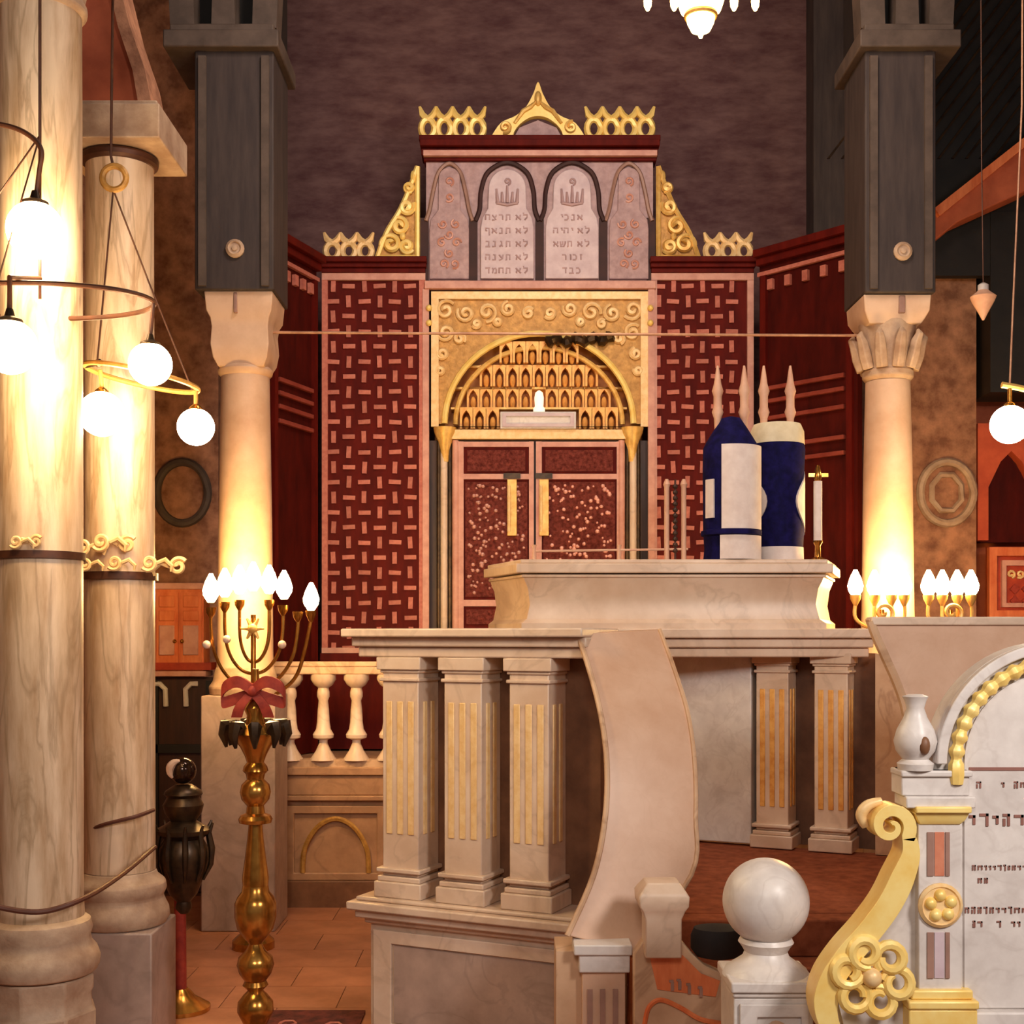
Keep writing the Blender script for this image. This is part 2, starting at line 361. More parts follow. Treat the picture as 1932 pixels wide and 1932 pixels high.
def corinth(T, px):
    out = [('necking', 'base_stone', MB(T).lathe(px, 0, [(40,722),(47,714),(47,704),(42,698)], 36)),
           ('bell', 'base_stone', MB(T).lathe(px, 0, [(42,706),(46,680),(50,640),(54,612)], 36)),
           ('abacus', 'column_plain', MB(T).loft([[(px+sx*w, sy*w, y) for sx, sy in ((-1,-1),(1,-1),(1,1),(-1,1))] for w, y in ((48,622),(54,612),(60,600),(62,572))])),
           ('abacus_boss', 'inlay_brown', MB(T).box(px+2, px+14, 54, 64, 606, 574))]
    for k in range(10):
        a = 2*PI*k/10+.2; c, s = math.cos(a), math.sin(a)
        pts = [(px+c*q, s*q, y) for q, y in ((46,700),(54,676),(60,652),(66,640),(62,632))]
        out.append(('leaf', 'base_stone', MB(T).tube(pts, [12,13,11,8,3], 6)))
    return out
colD = column(1675, Y, [(52,1260),(48,1150),(45,900),(41,722)],
  lambda T, px: [('base_moulding', 'base_stone', MB(T).lathe(px, 0, [(62,1310),(64,1296),(58,1284),(54,1258)], 36)),
                 ('pedestal', 'marble', MB(T).box(px-64, px+64, -62, 62, yf(8.4), 1310))],
  corinth, 'slim marble column with leafy capital beyond the blue scrolls', 'column_plain')
# iron bands with gilt scroll brackets on the two near columns
def band(px, Y, rr, y, label, scrolls):
    T = TP(Y); b = thing('column_band', label, 'band', T(px, rr, y+8), 'iron bands round the thick columns')
    MB(T).lathe(px, 0, [(rr,y+7),(rr+4,y+7),(rr+4,y-7),(rr,y-7)], 40).build('band', 'iron', b)
    for x, yy, d, sgn, s in scrolls:
        m = MB(T)
        m.tube(spiral(x, yy, 3*s, 15*s, 1.4, 0 if sgn > 0 else PI, d), 4*s, 6)
        m.tube([(x+sgn*15*s, d, yy), (x+sgn*30*s, d, yy-6*s), (x+sgn*42*s, d, yy+6*s), (x+sgn*40*s, d, yy+16*s)], [4*s, 5*s, 4*s, 2*s], 6)
        m.build('scroll', 'gold_pale', b)
    return b
band(77, 5.0, 77, 1050, 'dark iron band with one small gilt bracket on the thickest column', [(62,1028,84,1,.8),(98,1028,82,-1,.8)])
band(226, 6.0, 66, 1088, 'dark iron band with many gilt scrolls on the block-capital column', [(180,1036,74,1,1.0),(215,1028,78,1,1.1),(262,1032,72,-1,1.1),(185,1068,74,1,.8),(240,1066,78,1,.9),(300,1066,66,1,1.0),(352,1072,60,-1,1.1)])
tr = MB().tube([at(512,627,8.4), at(790,629,8.35), at(1628,633,8.4)], .009, 8)
tr.build('tie_rod', 'rod_metal', None, 'thin horizontal iron tie rod between the two slim columns', 'rod')

# ------------------------------------------------------------------ the ark
YA = 10.2; T = TP(YA); a = YA/F
ark = thing('wooden_ark', 'tall red and gilt wooden ark with inscribed twin tablets and double doors', 'ark', floor_at(1015, YA, .99))
inl_h = MB().box(-11.5*a, 11.5*a, -.012, .012, -4*a, 4*a).mesh('inlay_bar', 'inlay')
inl_v = MB().box(-4.3*a, 4.3*a, -.012, .012, -11*a, 11*a).mesh('inlay_bar', 'inlay')
for x0, x1, gx, nx, lab in ((608,803,644,6,None), (1228,1421,1256,6,None)):
    p = MB(T).box(x0, x1, -30, 0, 1226, 512).build('side_panel', 'red_wood', ark)
    sp = 29.0 if x0 < 900 else 27.6
    for i in range(nx):
        for j in range(25):
            v = (i+j) % 2 == (0 if x0 < 900 else 1)
            place(inl_v if v else inl_h, 'inlay_bar', p, T(gx+sp*(i-.5)+R.uniform(-.8,.8), 1, 541+28.4*j+R.uniform(-.8,.8)), (0, R.uniform(-.06,.06), 0))
    MB(T).box(x0, x0+11, 0, 6, 1226, 530).box(x1-12, x1, 0, 6, 1226, 530).build('stile', 'trim_pink' if x0 > 900 else 'inlay', p)
    MB(T).box(x0, x1, 0, 7, 530, 517).build('top_rail', 'trim_pink', p)
    MB(T).box(x0, x1, -30, 10, 517, 508).box(x0-2, x1+2, -30, 16, 508, 500).box(x0-3, x1+3, -30, 24, 500, 490).build('cornice', 'red_wood', ark, bevel=.004)
    MB(T).box(x0, x1, 0, 8, 1232, 1222).build('bottom_rail', 'trim_pink', p)
MB(T).box(606, 1424, -40, 14, 1412, 1232).build('plinth', 'red_wood', ark)
MB(T).box(804, 1228, -40, -8, 1232, 830).build('door_surround', 'dark_wood', ark)
# crests
def crest(x0, n, pitch, yt, yb, m):
    for k in range(n):
        xc = x0+pitch*(k+.5); h = yb-yt; ry = h*.3
        b = MB(T).tube([(xc+pitch*.40*math.cos(2*PI*q/14), 4, yb-ry+ry*math.sin(2*PI*q/14)) for q in range(14)], 6.2, 6, True)
        for sg in (-1, 1):
            b.tube([(xc+sg*2, 4, yb-2*ry), (xc+sg*pitch*.34, 4, yb-2*ry-h*.14), (xc+sg*pitch*.5, 4, yt)], [7, 6.4, 2.6], 6)
        b.sphere(xc, 5, yb-2*ry-1, 5.5, 8, 6)
        b.build('crest_finial', m, ark)
crest(792, 4, 31, 203, 262, 'gold_bright'); crest(1104, 4, 32.5, 203, 262, 'gold_bright')
crest(612, 3, 31, 440, 490, 'gold_pale'); crest(1328, 3, 30, 440, 490, 'gold_pale')
# central gable
out = smooth([(926,262),(945,235),(972,222),(992,205),(1006,180),(1015,158),(1024,180),(1038,205),(1058,222),(1085,235),(1104,262)], 4)
inn = smooth([(968,262),(970,252),(978,240),(990,230),(1002,224),(1015,222),(1028,224),(1040,230),(1052,240),(1060,252),(1062,262)], 4)
MB(T).ring(out, inn, -6, 8, False).build('gable', 'gold_bright', ark)
m = MB(T)
for sg in (-1, 1):
    m.tube(spiral(1015+sg*62, 244, 2, 11, 1.3, 0 if sg < 0 else PI, 11), 3.6, 6)
    m.tube([(1015+sg*44,10,236),(1015+sg*28,12,214),(1015+sg*14,12,206),(1015+sg*3,12,196)], [3,4,4,2], 6)
m.sphere(1015, 10, 190, 7, 10, 8, 14)
m.build('gable_scroll', 'gold', ark)
MB(T).prism([(968,262),(980,240),(1015,226),(1050,240),(1062,262)], -8, -2).build('gable_back', 'niche_panel', ark)
# side scrolls
for sg in (-1, 1):
    X = lambda x: 1015+sg*(x-1015)
    xo = 1 if sg > 0 else 0
    m = MB(T); x0 = 1242
    m.tube([(X(x0),4,490),(X(x0),4,316)], 5, 6)
    m.tube([(X(p[0]),4,p[1]) for p in smooth([(x0,316),(1258,360),(1276,400),(1300,440),(1318,488)], 5)], 5, 6)
    m.tube([(X(x0),4,487),(X(1318),4,487)], 5, 6)
    for cx_, cz, r_, ph in ((1258,356,9,0),(1262,392,15,1.5),(1276,428,17,3),(1292,462,20,4.2),(1262,466,14,.4)):
        m.tube([(X(q[0]), 5, q[2]) for q in spiral(cx_, cz, 2, r_, 1.35, ph)], [8-4.5*k/26 for k in range(27)], 6)
    m.sphere(X(1250), 4, 335, 6, 8, 6, 12); m.sphere(X(1270), 5, 447, 6, 8, 6, 8)
    m.build('side_scroll', 'gold_bright' if sg < 0 else 'gold', ark)
    MB(T).prism([(X(x0),488),(X(x0),330)]+[(X(p[0]-2),p[1]) for p in smooth([(x0+3,330),(1256,360),(1274,400),(1298,440),(1316,488)], 4)], -6, 0).build('scroll_back', 'gold_dull', ark)
# upper storey with tablets
MB(T).box(804, 1232, -30, 0, 536, 296).build('upper_panel', 'niche_panel', ark)
MB(T).box(800, 1238, -30, 8, 306, 300).box(796, 1240, -30, 16, 298, 286).box(794, 1242, -30, 26, 284, 272).box(792, 1244, -30, 20, 272, 262).build('top_cornice', 'red_wood', ark, bevel=.004)
MB(T).box(800, 1238, 8, 18, 300, 290).build('cornice_fillet', 'trim_pink', ark)
for xc in (801, 893, 1018, 1138, 1228): MB(T).box(xc-8, xc+8, 0, 3, 534, 412).build('slot', 'shadow_gap', ark)
def tablet_outline(xc, w2, wt, yt, ysh, yb):
    L = [(xc-w2, yb), (xc-w2, ysh+30), (xc-w2*.94, ysh+12), (xc-wt*1.04, ysh-6)]
    top = [(xc+wt*math.cos(PI+PI*k/14), yt+wt+wt*math.sin(PI+PI*k/14)) for k in range(15)]
    return L+top+[(2*xc-p[0], p[1]) for p in L[::-1]]
DEC = (["אנכי", "לא יהיה", "לא תשא", "זכור", "כבד"], ["לא תרצח", "לא תנאף", "לא תגנב", "לא תענה", "לא תחמד"])
for i, xc in enumerate((957, 1079)):
    tb = MB(T).prism(tablet_outline(xc, 50, 35, 322, 402, 528), 0, 9).build('tablet', 'tablet', ark, bevel=.006)
    hebrew(DEC[1-i], 'letter_line', tb, T, xc, 418, 25, 15.5, 9, 'letters')
    m = MB(T)
    m.tube([(xc-20,10,386),(xc,11,390),(xc+20,10,386)], 3, 6)
    for q in range(5): m.tube([(xc-18+9*q,10,386),(xc-20+10*q,11,366-6*(q % 2 == 0)-6*(q == 2)),], [4,2], 6)
    m.tube(spiral(xc, 346, 1, 7, 1.2, 0, 10, 12), 2, 5)
    m.build('crown_relief', 'letters', tb, kind='stuff')
    MB(T).tube([(p[0], 4, p[1]) for p in smooth([(xc-60,418),(xc-52,396),(xc-49,360),(xc-36,326),(xc,308),(xc+36,326),(xc+49,360),(xc+52,396),(xc+60,418)], 5)], 4.5, 6).build('arch_moulding', 'shadow_gap', ark)
for xc, sg in ((848,-1), (1186,1)):
    o = MB(T).prism(tablet_outline(xc, 37, 20, 318, 404, 528), 0, 7).build('side_tablet', 'niche_panel', ark, bevel=.005)
    m = MB(T)
    for k, (dx, yy) in enumerate(((0,345),(0,375),(-12,425),(12,425),(-14,460),(14,460),(-10,500),(10,500),(0,445),(0,480))):
        m.tube(spiral(xc+dx, yy, 2, 9, 1.2, k, 8, 12), 2.2, 5)
    m.build('arabesque', 'trim_pink', o, kind='stuff')
    MB(T).tube([(p[0], 4, p[1]) for p in smooth([(xc-44,418),(xc-37,396),(xc-30,360),(xc-20,326),(xc,310),(xc+20,326),(xc+30,360),(xc+37,396),(xc+44,418)], 5)], 4, 6).build('arch_moulding', 'inlay_brown', ark)
MB(T).box(802, 1236, 0, 14, 548, 533).build('mid_rail', 'trim_pink', ark, bevel=.004)
# gilt arch panel
A_ = [(1017+178*math.cos(t), 800+170*math.sin(t)) for t in [PI+PI*k/28 for k in range(29)]]
def edge(p):
    x, z = p; dx, dz = x-1017, z-800
    s_ = min(200/max(abs(dx),1e-6), 248/max(abs(dz),1e-6)); return (1017+dx*s_, 800+dz*s_)
B_ = [edge(p) for p in A_]
spn = MB(T).ring(B_, A_, -20, 2, False).build('arch_spandrel', 'gold_dull', ark)
MB(T).box(818, 1216, -60, -44, 830, 560).build('niche_back', 'muqarnas_back', ark)
MB(T).tube([(p[0],4,p[1]) for p in A_], 6, 8).build('arch_roll', 'gold_bright', ark)
MB(T).tube([(1017+158*math.cos(t), -6, 800+146*math.sin(t)) for t in [PI+PI*k/28 for k in range(29)]], 5, 8).build('arch_roll', 'gold', ark)
MB(T).ring([(814,552),(1222,552),(1222,806),(814,806)], [(828,566),(1208,566),(1208,806),(828,806)], 0, 8, True).build('panel_frame', 'gold_pale', ark)
for sg in (-1, 1):
    for dx, z, r, ph in ((176,586,20,0),(138,592,18,2),(98,590,20,4),(58,584,15,1),(176,628,17,3),(150,640,12,5),(182,668,12,2),(20,592,12,0),(186,700,9,1),(118,612,9,3),(78,608,8,2)):
        MB(T).tube(spiral(1017+sg*dx, z, 2, r*.95, 1.4, ph if sg > 0 else PI-ph, 5, 20), [6-2.8*k/20 for k in range(21)], 6).build('arabesque_scroll', 'gold_pale', spn)
for z in (584, 612):
    for x in (810, 1226): MB(T).sphere(x, 12, z, 6, 10, 8).build('boss', 'gold_bright', ark)
cell = MB(lambda x, d, z: (x*a, -d*a, -z*a))
co = [(-12,20),(-12,-6),(-12,-20),(0,-20),(12,-20),(12,-6),(12,20)]; ci = [(-8,20),(-8,-2),(-5,-9),(0,-15),(5,-9),(8,-2),(8,20)]
cell.ring(co, ci, 0, 16, False); cell.sphere(0, 2, 8, 6, 8, 6, 13)
cell = cell.mesh('muqarnas_cell', 'muqarnas')
for y, hw, d in ((664,78,-8),(706,118,-20),(746,142,-30),(788,152,-12)):
    n = int(hw*2/25)
    for k in range(n):
        x = 1017+(k-(n-1)/2)*25
        if y > 740 and abs(x-1017) < (16 if y < 770 else 78): continue
        place(cell, 'muqarnas_cell', ark, T(x, d-8, y))
MB(T).box(870, 1164, -44, -16, 690, 686).box(856, 1178, -44, -22, 730, 726).box(850, 1184, -44, -12, 770, 766).build('muqarnas_ledge', 'gold', ark)
MB(T).tube(smooth([(1030,8,650),(1048,10,642),(1066,11,648),(1084,12,641),(1102,12,647),(1120,11,640),(1138,10,645),(1154,8,634)], 3), [4+abs(9*math.sin(k*1.15+.4)) for k in range(22)], 7).build('dark_swag', 'bronze', ark, 'dark uneven swag hanging across the gilt arch')
# lintel
MB(T).box(846, 1204, -10, 12, 830, 812).build('lintel', 'gold_pale', ark, bevel=.004)
li = MB(T).box(944, 1086, -10, 20, 812, 780).build('lintel_block', 'marble_white', ark, bevel=.004)
MB(T).ring([(948,783),(1082,783),(1082,809),(948,809)], [(955,789),(1075,789),(1075,803),(955,803)], 20, 24).build('block_frame', 'tablet', li)
MB(T).lathe(1017, 6, [(11,780),(11,772),(8,768),(9,752),(7,742),(2,738)], 14).build('small_lamp', 'small_lamp', ark, 'small pale lit lamp on the lintel')
# colonnettes
for sg in (-1, 1):
    for dx, r, mm in ((188,4,'bronze'), (178,7,'marble'), (167,4,'bronze'), (156,7,'trim_pink')):
        MB(T).lathe(1016+sg*dx, 4, [(r,1230),(r,860),(r*.9,832)], 12).build('colonnette', mm, ark)
    MB(T).lathe(1016+sg*176, 4, [(7,872),(9,850),(14,832),(20,818),(22,808)], 14).build('colonnette_capital', 'gold', ark)
    MB(T).box(1016+sg*212-6, 1016+sg*212+6, 0, 10, 1230, 548).build('outer_stile', 'trim_pink', ark)
# doors
for x0, x1, hx in ((864,1007,966), (1011,1172,1026)):
    d = MB(T).box(x0, x1, -6, 2, 1226, 834).build('door', 'red_wood', ark)
    MB(T).box(x0, x0+11, 2, 8, 1226, 834).box(x1-9, x1, 2, 8, 1226, 834).box(x0+11, x1-9, 2, 7.6, 844, 834.5).box(x0+11, x1-9, 2, 7.6, 905, 895).box(x0+11, x1-9, 2, 7.6, 1144, 1132).build('door_frame', 'trim_pink', d)
    MB(T).box(x0+18, x1-16, 2, 6, 890, 850).build('upper_panel', 'door_carve', d)
    MB(T).box(x0+14, x1-12, 2, 5, 1126, 910).build('carved_panel', 'door_carve', d)
    MB(T).box(x0+16, x1-14, 2, 6, 1178, 1150).build('lower_panel', 'door_carve', d)
    m = MB(T)
    for k in range(150):
        x, y = R.uniform(x0+20, x1-18), R.uniform(916, 1120)
        m.sphere(x, 5, y, R.uniform(2, 4.4), 6, 4)
    m.build('carved_studs', 'stud', d, kind='stuff')
    h = MB(T).box(hx-9, hx+9, 8, 15, 1012, 906).build('handle', 'gold', d, bevel=.004)
    MB(T).tube([(hx-6,15,918),(hx-6,20,960),(hx-6,15,1004)], 3, 6).build('pull_bar', 'gold_pale', h)
    MB(T).box(hx-16, hx+16, 6, 12, 904, 894).build('bolt', 'bronze', d)

# ------------------------------------------------------------------ splayed wooden wings beside the ark
def wing(label, x0, yt0, Y0, x1, yt1, Y1, slats):
    A = Vector(at(x0, yt0, Y0)); B = Vector(at(x1, yt1, Y1)); D = (B-A); D.z = 0; Ln = D.length; D.normalize()
    Nn = Vector((D.y, -D.x, 0));  Nn = Nn if Nn.dot(Vector((0,0,EYE))-Vector((A.x,A.y,EYE))) > 0 else -Nn
    zt = A.z
    Tw = lambda u, n, z: tuple(Vector((A.x,A.y,0))+D*u+Nn*n+Vector((0,0,z)))
    r = thing('wing_screen', label, 'screen', Tw(Ln/2, 0, .99), 'wooden wings of the ark')
    MB(Tw).box(0, Ln, -.06, 0, .99, zt).build('panel', 'wing_wood', r)
    MB(Tw).box(0, Ln, 0, .05, zt-.12, zt-.06).box(0, Ln, -.06, .09, zt-.06, zt).build('cornice', 'red_wood', r, bevel=.006)
    MB(Tw).box(0, Ln, .0, .03, zt-.2, zt-.17).build('fillet', 'inlay', r)
    for u in (.03, Ln-.08): MB(Tw).box(u, u+.05, 0, .03, .99, zt-.2).build('stile', 'red_wood', r)
    for y in slats:
        z = EYE-(y-HY)*10.0/F
        MB(Tw).box(.1, Ln-.1, 0, .035, z-.016, z+.016).build('slat', 'slat_wood', r, bevel=.004)
    for k in range(5):
        u = .12+(Ln-.24)*k/4
        MB(Tw).box(u-.025, u+.025, 0, .03, zt-.32, zt-.24).build('frieze_block', 'inlay', r)
    return r
wing('dark red wooden wing screen of the ark seen behind the lit menorah', 597, 485, 10.02, 508, 418, 9.35, (742,766,790,816))
wing('dark red slatted wooden wing screen rising behind the blue covered scrolls', 1433, 476, 10.02, 1618, 395, 9.35, (736,760,792,846,874))

# ------------------------------------------------------------------ ark platform and balustrade
YP = 8.95; T = TP(YP); ap = YP/F
zpl = T(0,0,1446)[2]
pf = thing('ark_platform', 'carved marble platform below the balustrade in front of the ark', 'platform', (0, 9.6, 0))
MB().box(-1.72, 2.9, YP, 11.15, 0, zpl).build('body', 'platform_stone', pf)
MB(T).box(505, 1500, 0, 14, 1462, 1446).box(505, 1500, 0, 8, 1500, 1462).box(505, 1500, 0, 12, 1510, 1500).build('top_moulding', 'platform_stone', pf, bevel=.008)
MB(T).ring([(540,1520),(724,1520),(724,1660),(540,1660)], [(556,1534),(712,1534),(712,1646),(556,1646)], 0, 8).build('panel_frame', 'platform_stone', pf, bevel=.006)
MB(T).tube([(p[0],5,p[1]) for p in smooth([(572,1646),(576,1600),(600,1560),(634,1544),(668,1560),(692,1600),(696,1646)], 6)], 5, 6).build('carved_arch', 'gold_dull', pf)
MB(T).box(520, 724, 0, 14, 1716, 1660).build('skirting', 'marble_dark', pf, bevel=.006)
bl = thing('balustrade', 'pale marble balustrade with turned balusters in front of the red lattice', 'balustrade', T(630, 0, 1446))
MB(T).box(500, 760, -24, 14, 1272, 1258).box(504, 756, -18, 8, 1258, 1248).build('top_rail', 'marble_warm', bl, bevel=.008)
MB(T).box(500, 760, -20, 10, 1446, 1432).build('bottom_rail', 'marble_warm', bl)
prof = [(24,1272),(24,1282),(18,1292),(10,1298),(12,1306),(12,1314),(9,1322),(11,1340),(12,1362),(14,1376),(20,1386),(19,1392),(8,1396),(8,1402),(14,1416),(26,1434)]
bal = MB(lambda x, d, z: (x*ap, -d*ap, -(z-1350)*ap)).lathe(0, 0, prof, 18).mesh('baluster', 'marble')
for k in range(4): place(bal, 'baluster', bl, T(547+62.5*k, -4, 1350))

# ------------------------------------------------------------------ bimah
P1 = Vector((-.676, 6.1)); E = Vector((.905, -.426)); Nn = Vector((-.426, -.905))
def Tf(P): return lambda u, n, z: (P.x+E.x*u+Nn.x*n, P.y+E.y*u+Nn.y*n, z)
TF = Tf(P1)
def pu(px, P=P1): k = (px-CX)/F; return (k*P.y-P.x)/(E.x-k*E.y)
LU = 1.1
bm_ = thing('bimah', 'large raised marble reading platform with gilt fluted pilasters', 'platform', (.6, 6.6, 0))
MB(TF).box(.0, LU, -.5, 0, 0, .53).build('plinth', 'marble', bm_)
MB(TF).ring([(.02,.02),(LU,.02),(LU,.5),(.02,.5)], [(.12,.06),(LU-.06,.06),(LU-.06,.44),(.12,.44)], 0, .018).build('plinth_frame', 'marble', bm_, bevel=.004)
MB(TF).box(.13, LU-.07, 0, .006, .065, .43).build('plinth_panel', 'marble_shaded', bm_)
MB(TF).box(-.02, LU+.03, -.5, .03, .53, .56).box(-.05, LU+.03, -.5, .07, .56, .60).box(-.08, LU+.03, -.5, .10, .60, .64).box(-.05, LU+.03, -.5, .06, .64, .66).build('plinth_moulding', 'marble', bm_, bevel=.008)
MB().slab([(-.62,6.12), (.3,5.68), (.34,5.72), (2.45,5.72), (2.45,7.25), (2.0,7.32), (1.0,7.8), (-.1,7.85)], .50, .655).build('platform_floor', 'carpet', bm_)
MB(TF).box(0, LU, -.26, -.2, .66, 1.82).build('front_wall', 'marble_dark', bm_)
MB(TF).box(-.06, LU+.02, -.34, .02, 1.80, 1.85).box(-.08, LU+.03, -.34, .05, 1.85, 1.895).box(-.11, LU+.03, -.36, .10, 1.895, 1.935).build('front_cornice', 'marble', bm_, bevel=.008)
def pilaster(T_, u, w, zb, zt, d, gm, back):
    p = MB(T_).box(u, u+w, -d, 0, zb+.1, zt-.06).build('pilaster', 'marble', bm_, bevel=.005)
    MB(T_).box(u-.012, u+w+.012, -d, .014, zt-.115, zt-.098).box(u-.022, u+w+.022, -d, .024, zt-.06, zt).box(u-.01, u+w+.01, -d, .01, zt-.06, zt-.075).build('pilaster_cap', 'marble', p, bevel=.005)
    MB(T_).box(u-.03, u+w+.03, -d, .034, zb, zb+.075).box(u-.018, u+w+.018, -d, .02, zb+.075, zb+.1).box(u-.022, u+w+.022, -d, .026, zb+.118, zb+.14).build('pilaster_base', 'marble', p, bevel=.006)
    h0, h1 = zb+.3 if back is False else zb+.24, zt-.21
    for k in range(3): MB(T_).box(u+w*(.12+.3*k), u+w*(.12+.3*k)+w*.16, -.002, .006, h0, h1).build('flute', gm, p, bevel=.003)
    for k in range(2): MB(T_).box(u+w-.002, u+w+.006, -d*.75+d*.36*k, -d*.75+d*.36*k+d*.16, h0, h1).build('flute', gm, p, bevel=.003)
for px in (722, 838, 961): pilaster(TF, pu(px), .195, .66, 1.80, .2, 'gold_pale', False)
# far side of the platform seen through the stair opening
P4 = Vector((1.42, 7.5)); TB = Tf(P4)
MB(TB).box(-.5, .68, -.3, -.22, .655, 1.80).build('back_wall', 'marble_dark', bm_)
MB(TB).box(-.52, -.015, -.22, -.02, .67, 1.80).build('back_panel', 'marble_white', bm_, bevel=.006)
for u in (0.02, .36): pilaster(TB, u, .19, .66, 1.80, .2, 'muqarnas', True)  # orange flutes here carry the warm lamp light in their colour
MB(TB).box(.7, .95, -.3, -.02, .66, 1.8).build('end_panel', 'marble_warm', bm_)
YB = 7.25; T = TP(YB)
MB(T).box(1150, 1640, -170, 0, 1240, 1222).box(1146, 1646, -170, 10, 1222, 1204).box(1140, 1654, -170, 22, 1204, 1186).build('back_cornice', 'marble', bm_, bevel=.008)
zc = T(0,0,1182)[2]; b = YB/F
def plan(o):  # three-sided desk block, drafting units in plan
    return [((930-o-CX)*b, YB+190*b), ((996-o-CX)*b, YB-o*b), ((1544+o-CX)*b, YB-o*b), ((1612+o-CX)*b, YB+190*b)]
zz = lambda y: EYE-(y-HY)*b
m = MB()
m.loft([[(p[0],p[1],zz(y)) for p in plan(o)] for o, y in ((12,1186),(12,1176),(2,1168),(-4,1140),(0,1110),(6,1096),(8,1090))])
m.build('desk_block', 'marble', bm_)
MB().slab(plan(12), zz(1090), zz(1084)).slab(plan(22), zz(1082), zz(1064)).slab(plan(14), zz(1064), zz(1056)).build('desk_cornice', 'marble', bm_, bevel=.006)
# curved stair rail slab
LE = [(1088,1196,5.62),(1112,1270,5.52),(1132,1350,5.42),(1143,1440,5.34),(1140,1540,5.27),(1118,1650,5.2),(1068,1765,5.12)]
RE = [(1246,1188,5.80),(1276,1270,5.66),(1300,1350,5.55),(1312,1440,5.46),(1314,1540,5.38),(1306,1650,5.30),(1196,1796,5.12)]
LE, RE = smooth(LE, 5), smooth(RE, 5)
secs = []
for l, r_ in zip(LE, RE):
    L_, R_ = Vector(at(*l)), Vector(at(*r_)); t = Vector((.12, .99, .05))*.09
    q = [L_, L_*.9+R_*.1+Vector((0,-.004,0)), R_*.9+L_*.1+Vector((0,-.004,0)), R_, R_+t, L_+t]
    secs.append([tuple(v) for v in q])
MB().loft(secs).build('stair_rail', 'marble_pink', bm_, 'broad curved pink marble stair rail sweeping downward', bevel=.006)
MB().tube([tuple(Vector(at(*l))+Vector((.004,-.006,0))) for l in LE], .012, 8).build('rail_edge', 'marble_warm', bm_)
MB().tube([tuple(Vector(at(*l))+Vector((-.004,-.006,0))) for l in RE], .010, 8).build('rail_edge', 'marble_warm', bm_)
# rail foot, small newel, low parapet, steps
T = TP(5.05)
MB(T).box(1082, 1192, -60, 14, 1800, 1780).box(1092, 1188, -60, 8, 1834, 1800).build('rail_foot_cap', 'marble_white', bm_, bevel=.006)
f = MB(T).box(1098, 1180, -60, 0, 2103, 1834).build('rail_foot', 'marble_pink', bm_, bevel=.005)
for k in range(3): MB(T).box(1108+24*k, 1118+24*k, 0, 4, 2060, 1866).build('flute', 'inlay_brown', f)
MB(T).box(1050, 1098, -140, -20, 2103, 1800).build('stair_cheek', 'marble_warm', bm_)
T = TP(4.95)
MB(T).loft([[(1248+sx*w, sy*w, y) for sx, sy in ((-1,-1),(1,-1),(1,1),(-1,1))] for w, y in ((34,1800),(34,1728),(40,1712),(46,1702),(47,1684),(42,1676),(30,1660))]).build('small_newel', 'marble', bm_, bevel=.006)
MB(T).prism([(1196,1800),(1212,1776),(1288,1778),(1306,1800),(1330,1822),(1368,1838),(1396,1842),(1396,2120),(1196,2120)], -30, 0).build('low_parapet', 'marble_warm', bm_, bevel=.006)
MB(T).tube([(p[0],2,p[1]) for p in smooth([(1216,1932),(1224,1900),(1246,1886),(1282,1900),(1320,1922),(1360,1930)], 5)], 5, 6).build('carved_arch', 'orange_lit', bm_)
MB(T).prism([(1226,1806),(1288,1802),(1322,1836),(1358,1850),(1350,1880),(1240,1866)], 0, 3).build('parapet_inset', 'orange_lit', bm_)  # marble inset coloured orange for the lamp light on it
m = MB(T)
for x, y in ((1268,1856),(1282,1854),(1300,1862),(1322,1868)): m.box(x-3, x+3, 3, 6, y+12, y-4).box(x-6, x+2, 3, 6, y-4, y-8)
m.build('carved_mark', 'inlay_brown', bm_)
for k in range(4): MB().box(.52, 1.75, 5.02+.19*k, 5.75, .0 if k == 0 else .163*k, .163*(k+1)).build('step', 'carpet', bm_, bevel=.008)
# right parapet slab with swept edge
T = TP(5.6)
MB(T).prism([(p[0],p[1]) for p in smooth([(1636,1168),(1650,1200),(1668,1240),(1690,1290),(1706,1340),(1712,1400)], 5)]+[(1712,1760),(2250,1760),(2250,1168)], -20, 10).build('right_parapet', 'marble_pink', bm_, bevel=.006)
MB(T).tube([(p[0],8,p[1]) for p in smooth([(1640,1172),(1650,1200),(1668,1240),(1690,1290),(1706,1340),(1712,1400)], 5)], 9, 8).build('rail_edge', 'marble_warm', bm_)
MB(T).box(1640, 2250, -24, 16, 1180, 1164).build('parapet_coping', 'marble', bm_, bevel=.006)
# black rounded form behind the ball newel
MB(TP(5.0)).loft([[(1355+w*math.cos(2*PI*k/20), w*.8*math.sin(2*PI*k/20), y) for k in range(20)] for w, y in ((20,1808),(42,1802),(52,1788),(52,1764),(46,1750),(20,1746))]).build('black_form', 'black_matte', None, 'black rounded cushion half hidden behind the marble ball', 'form')

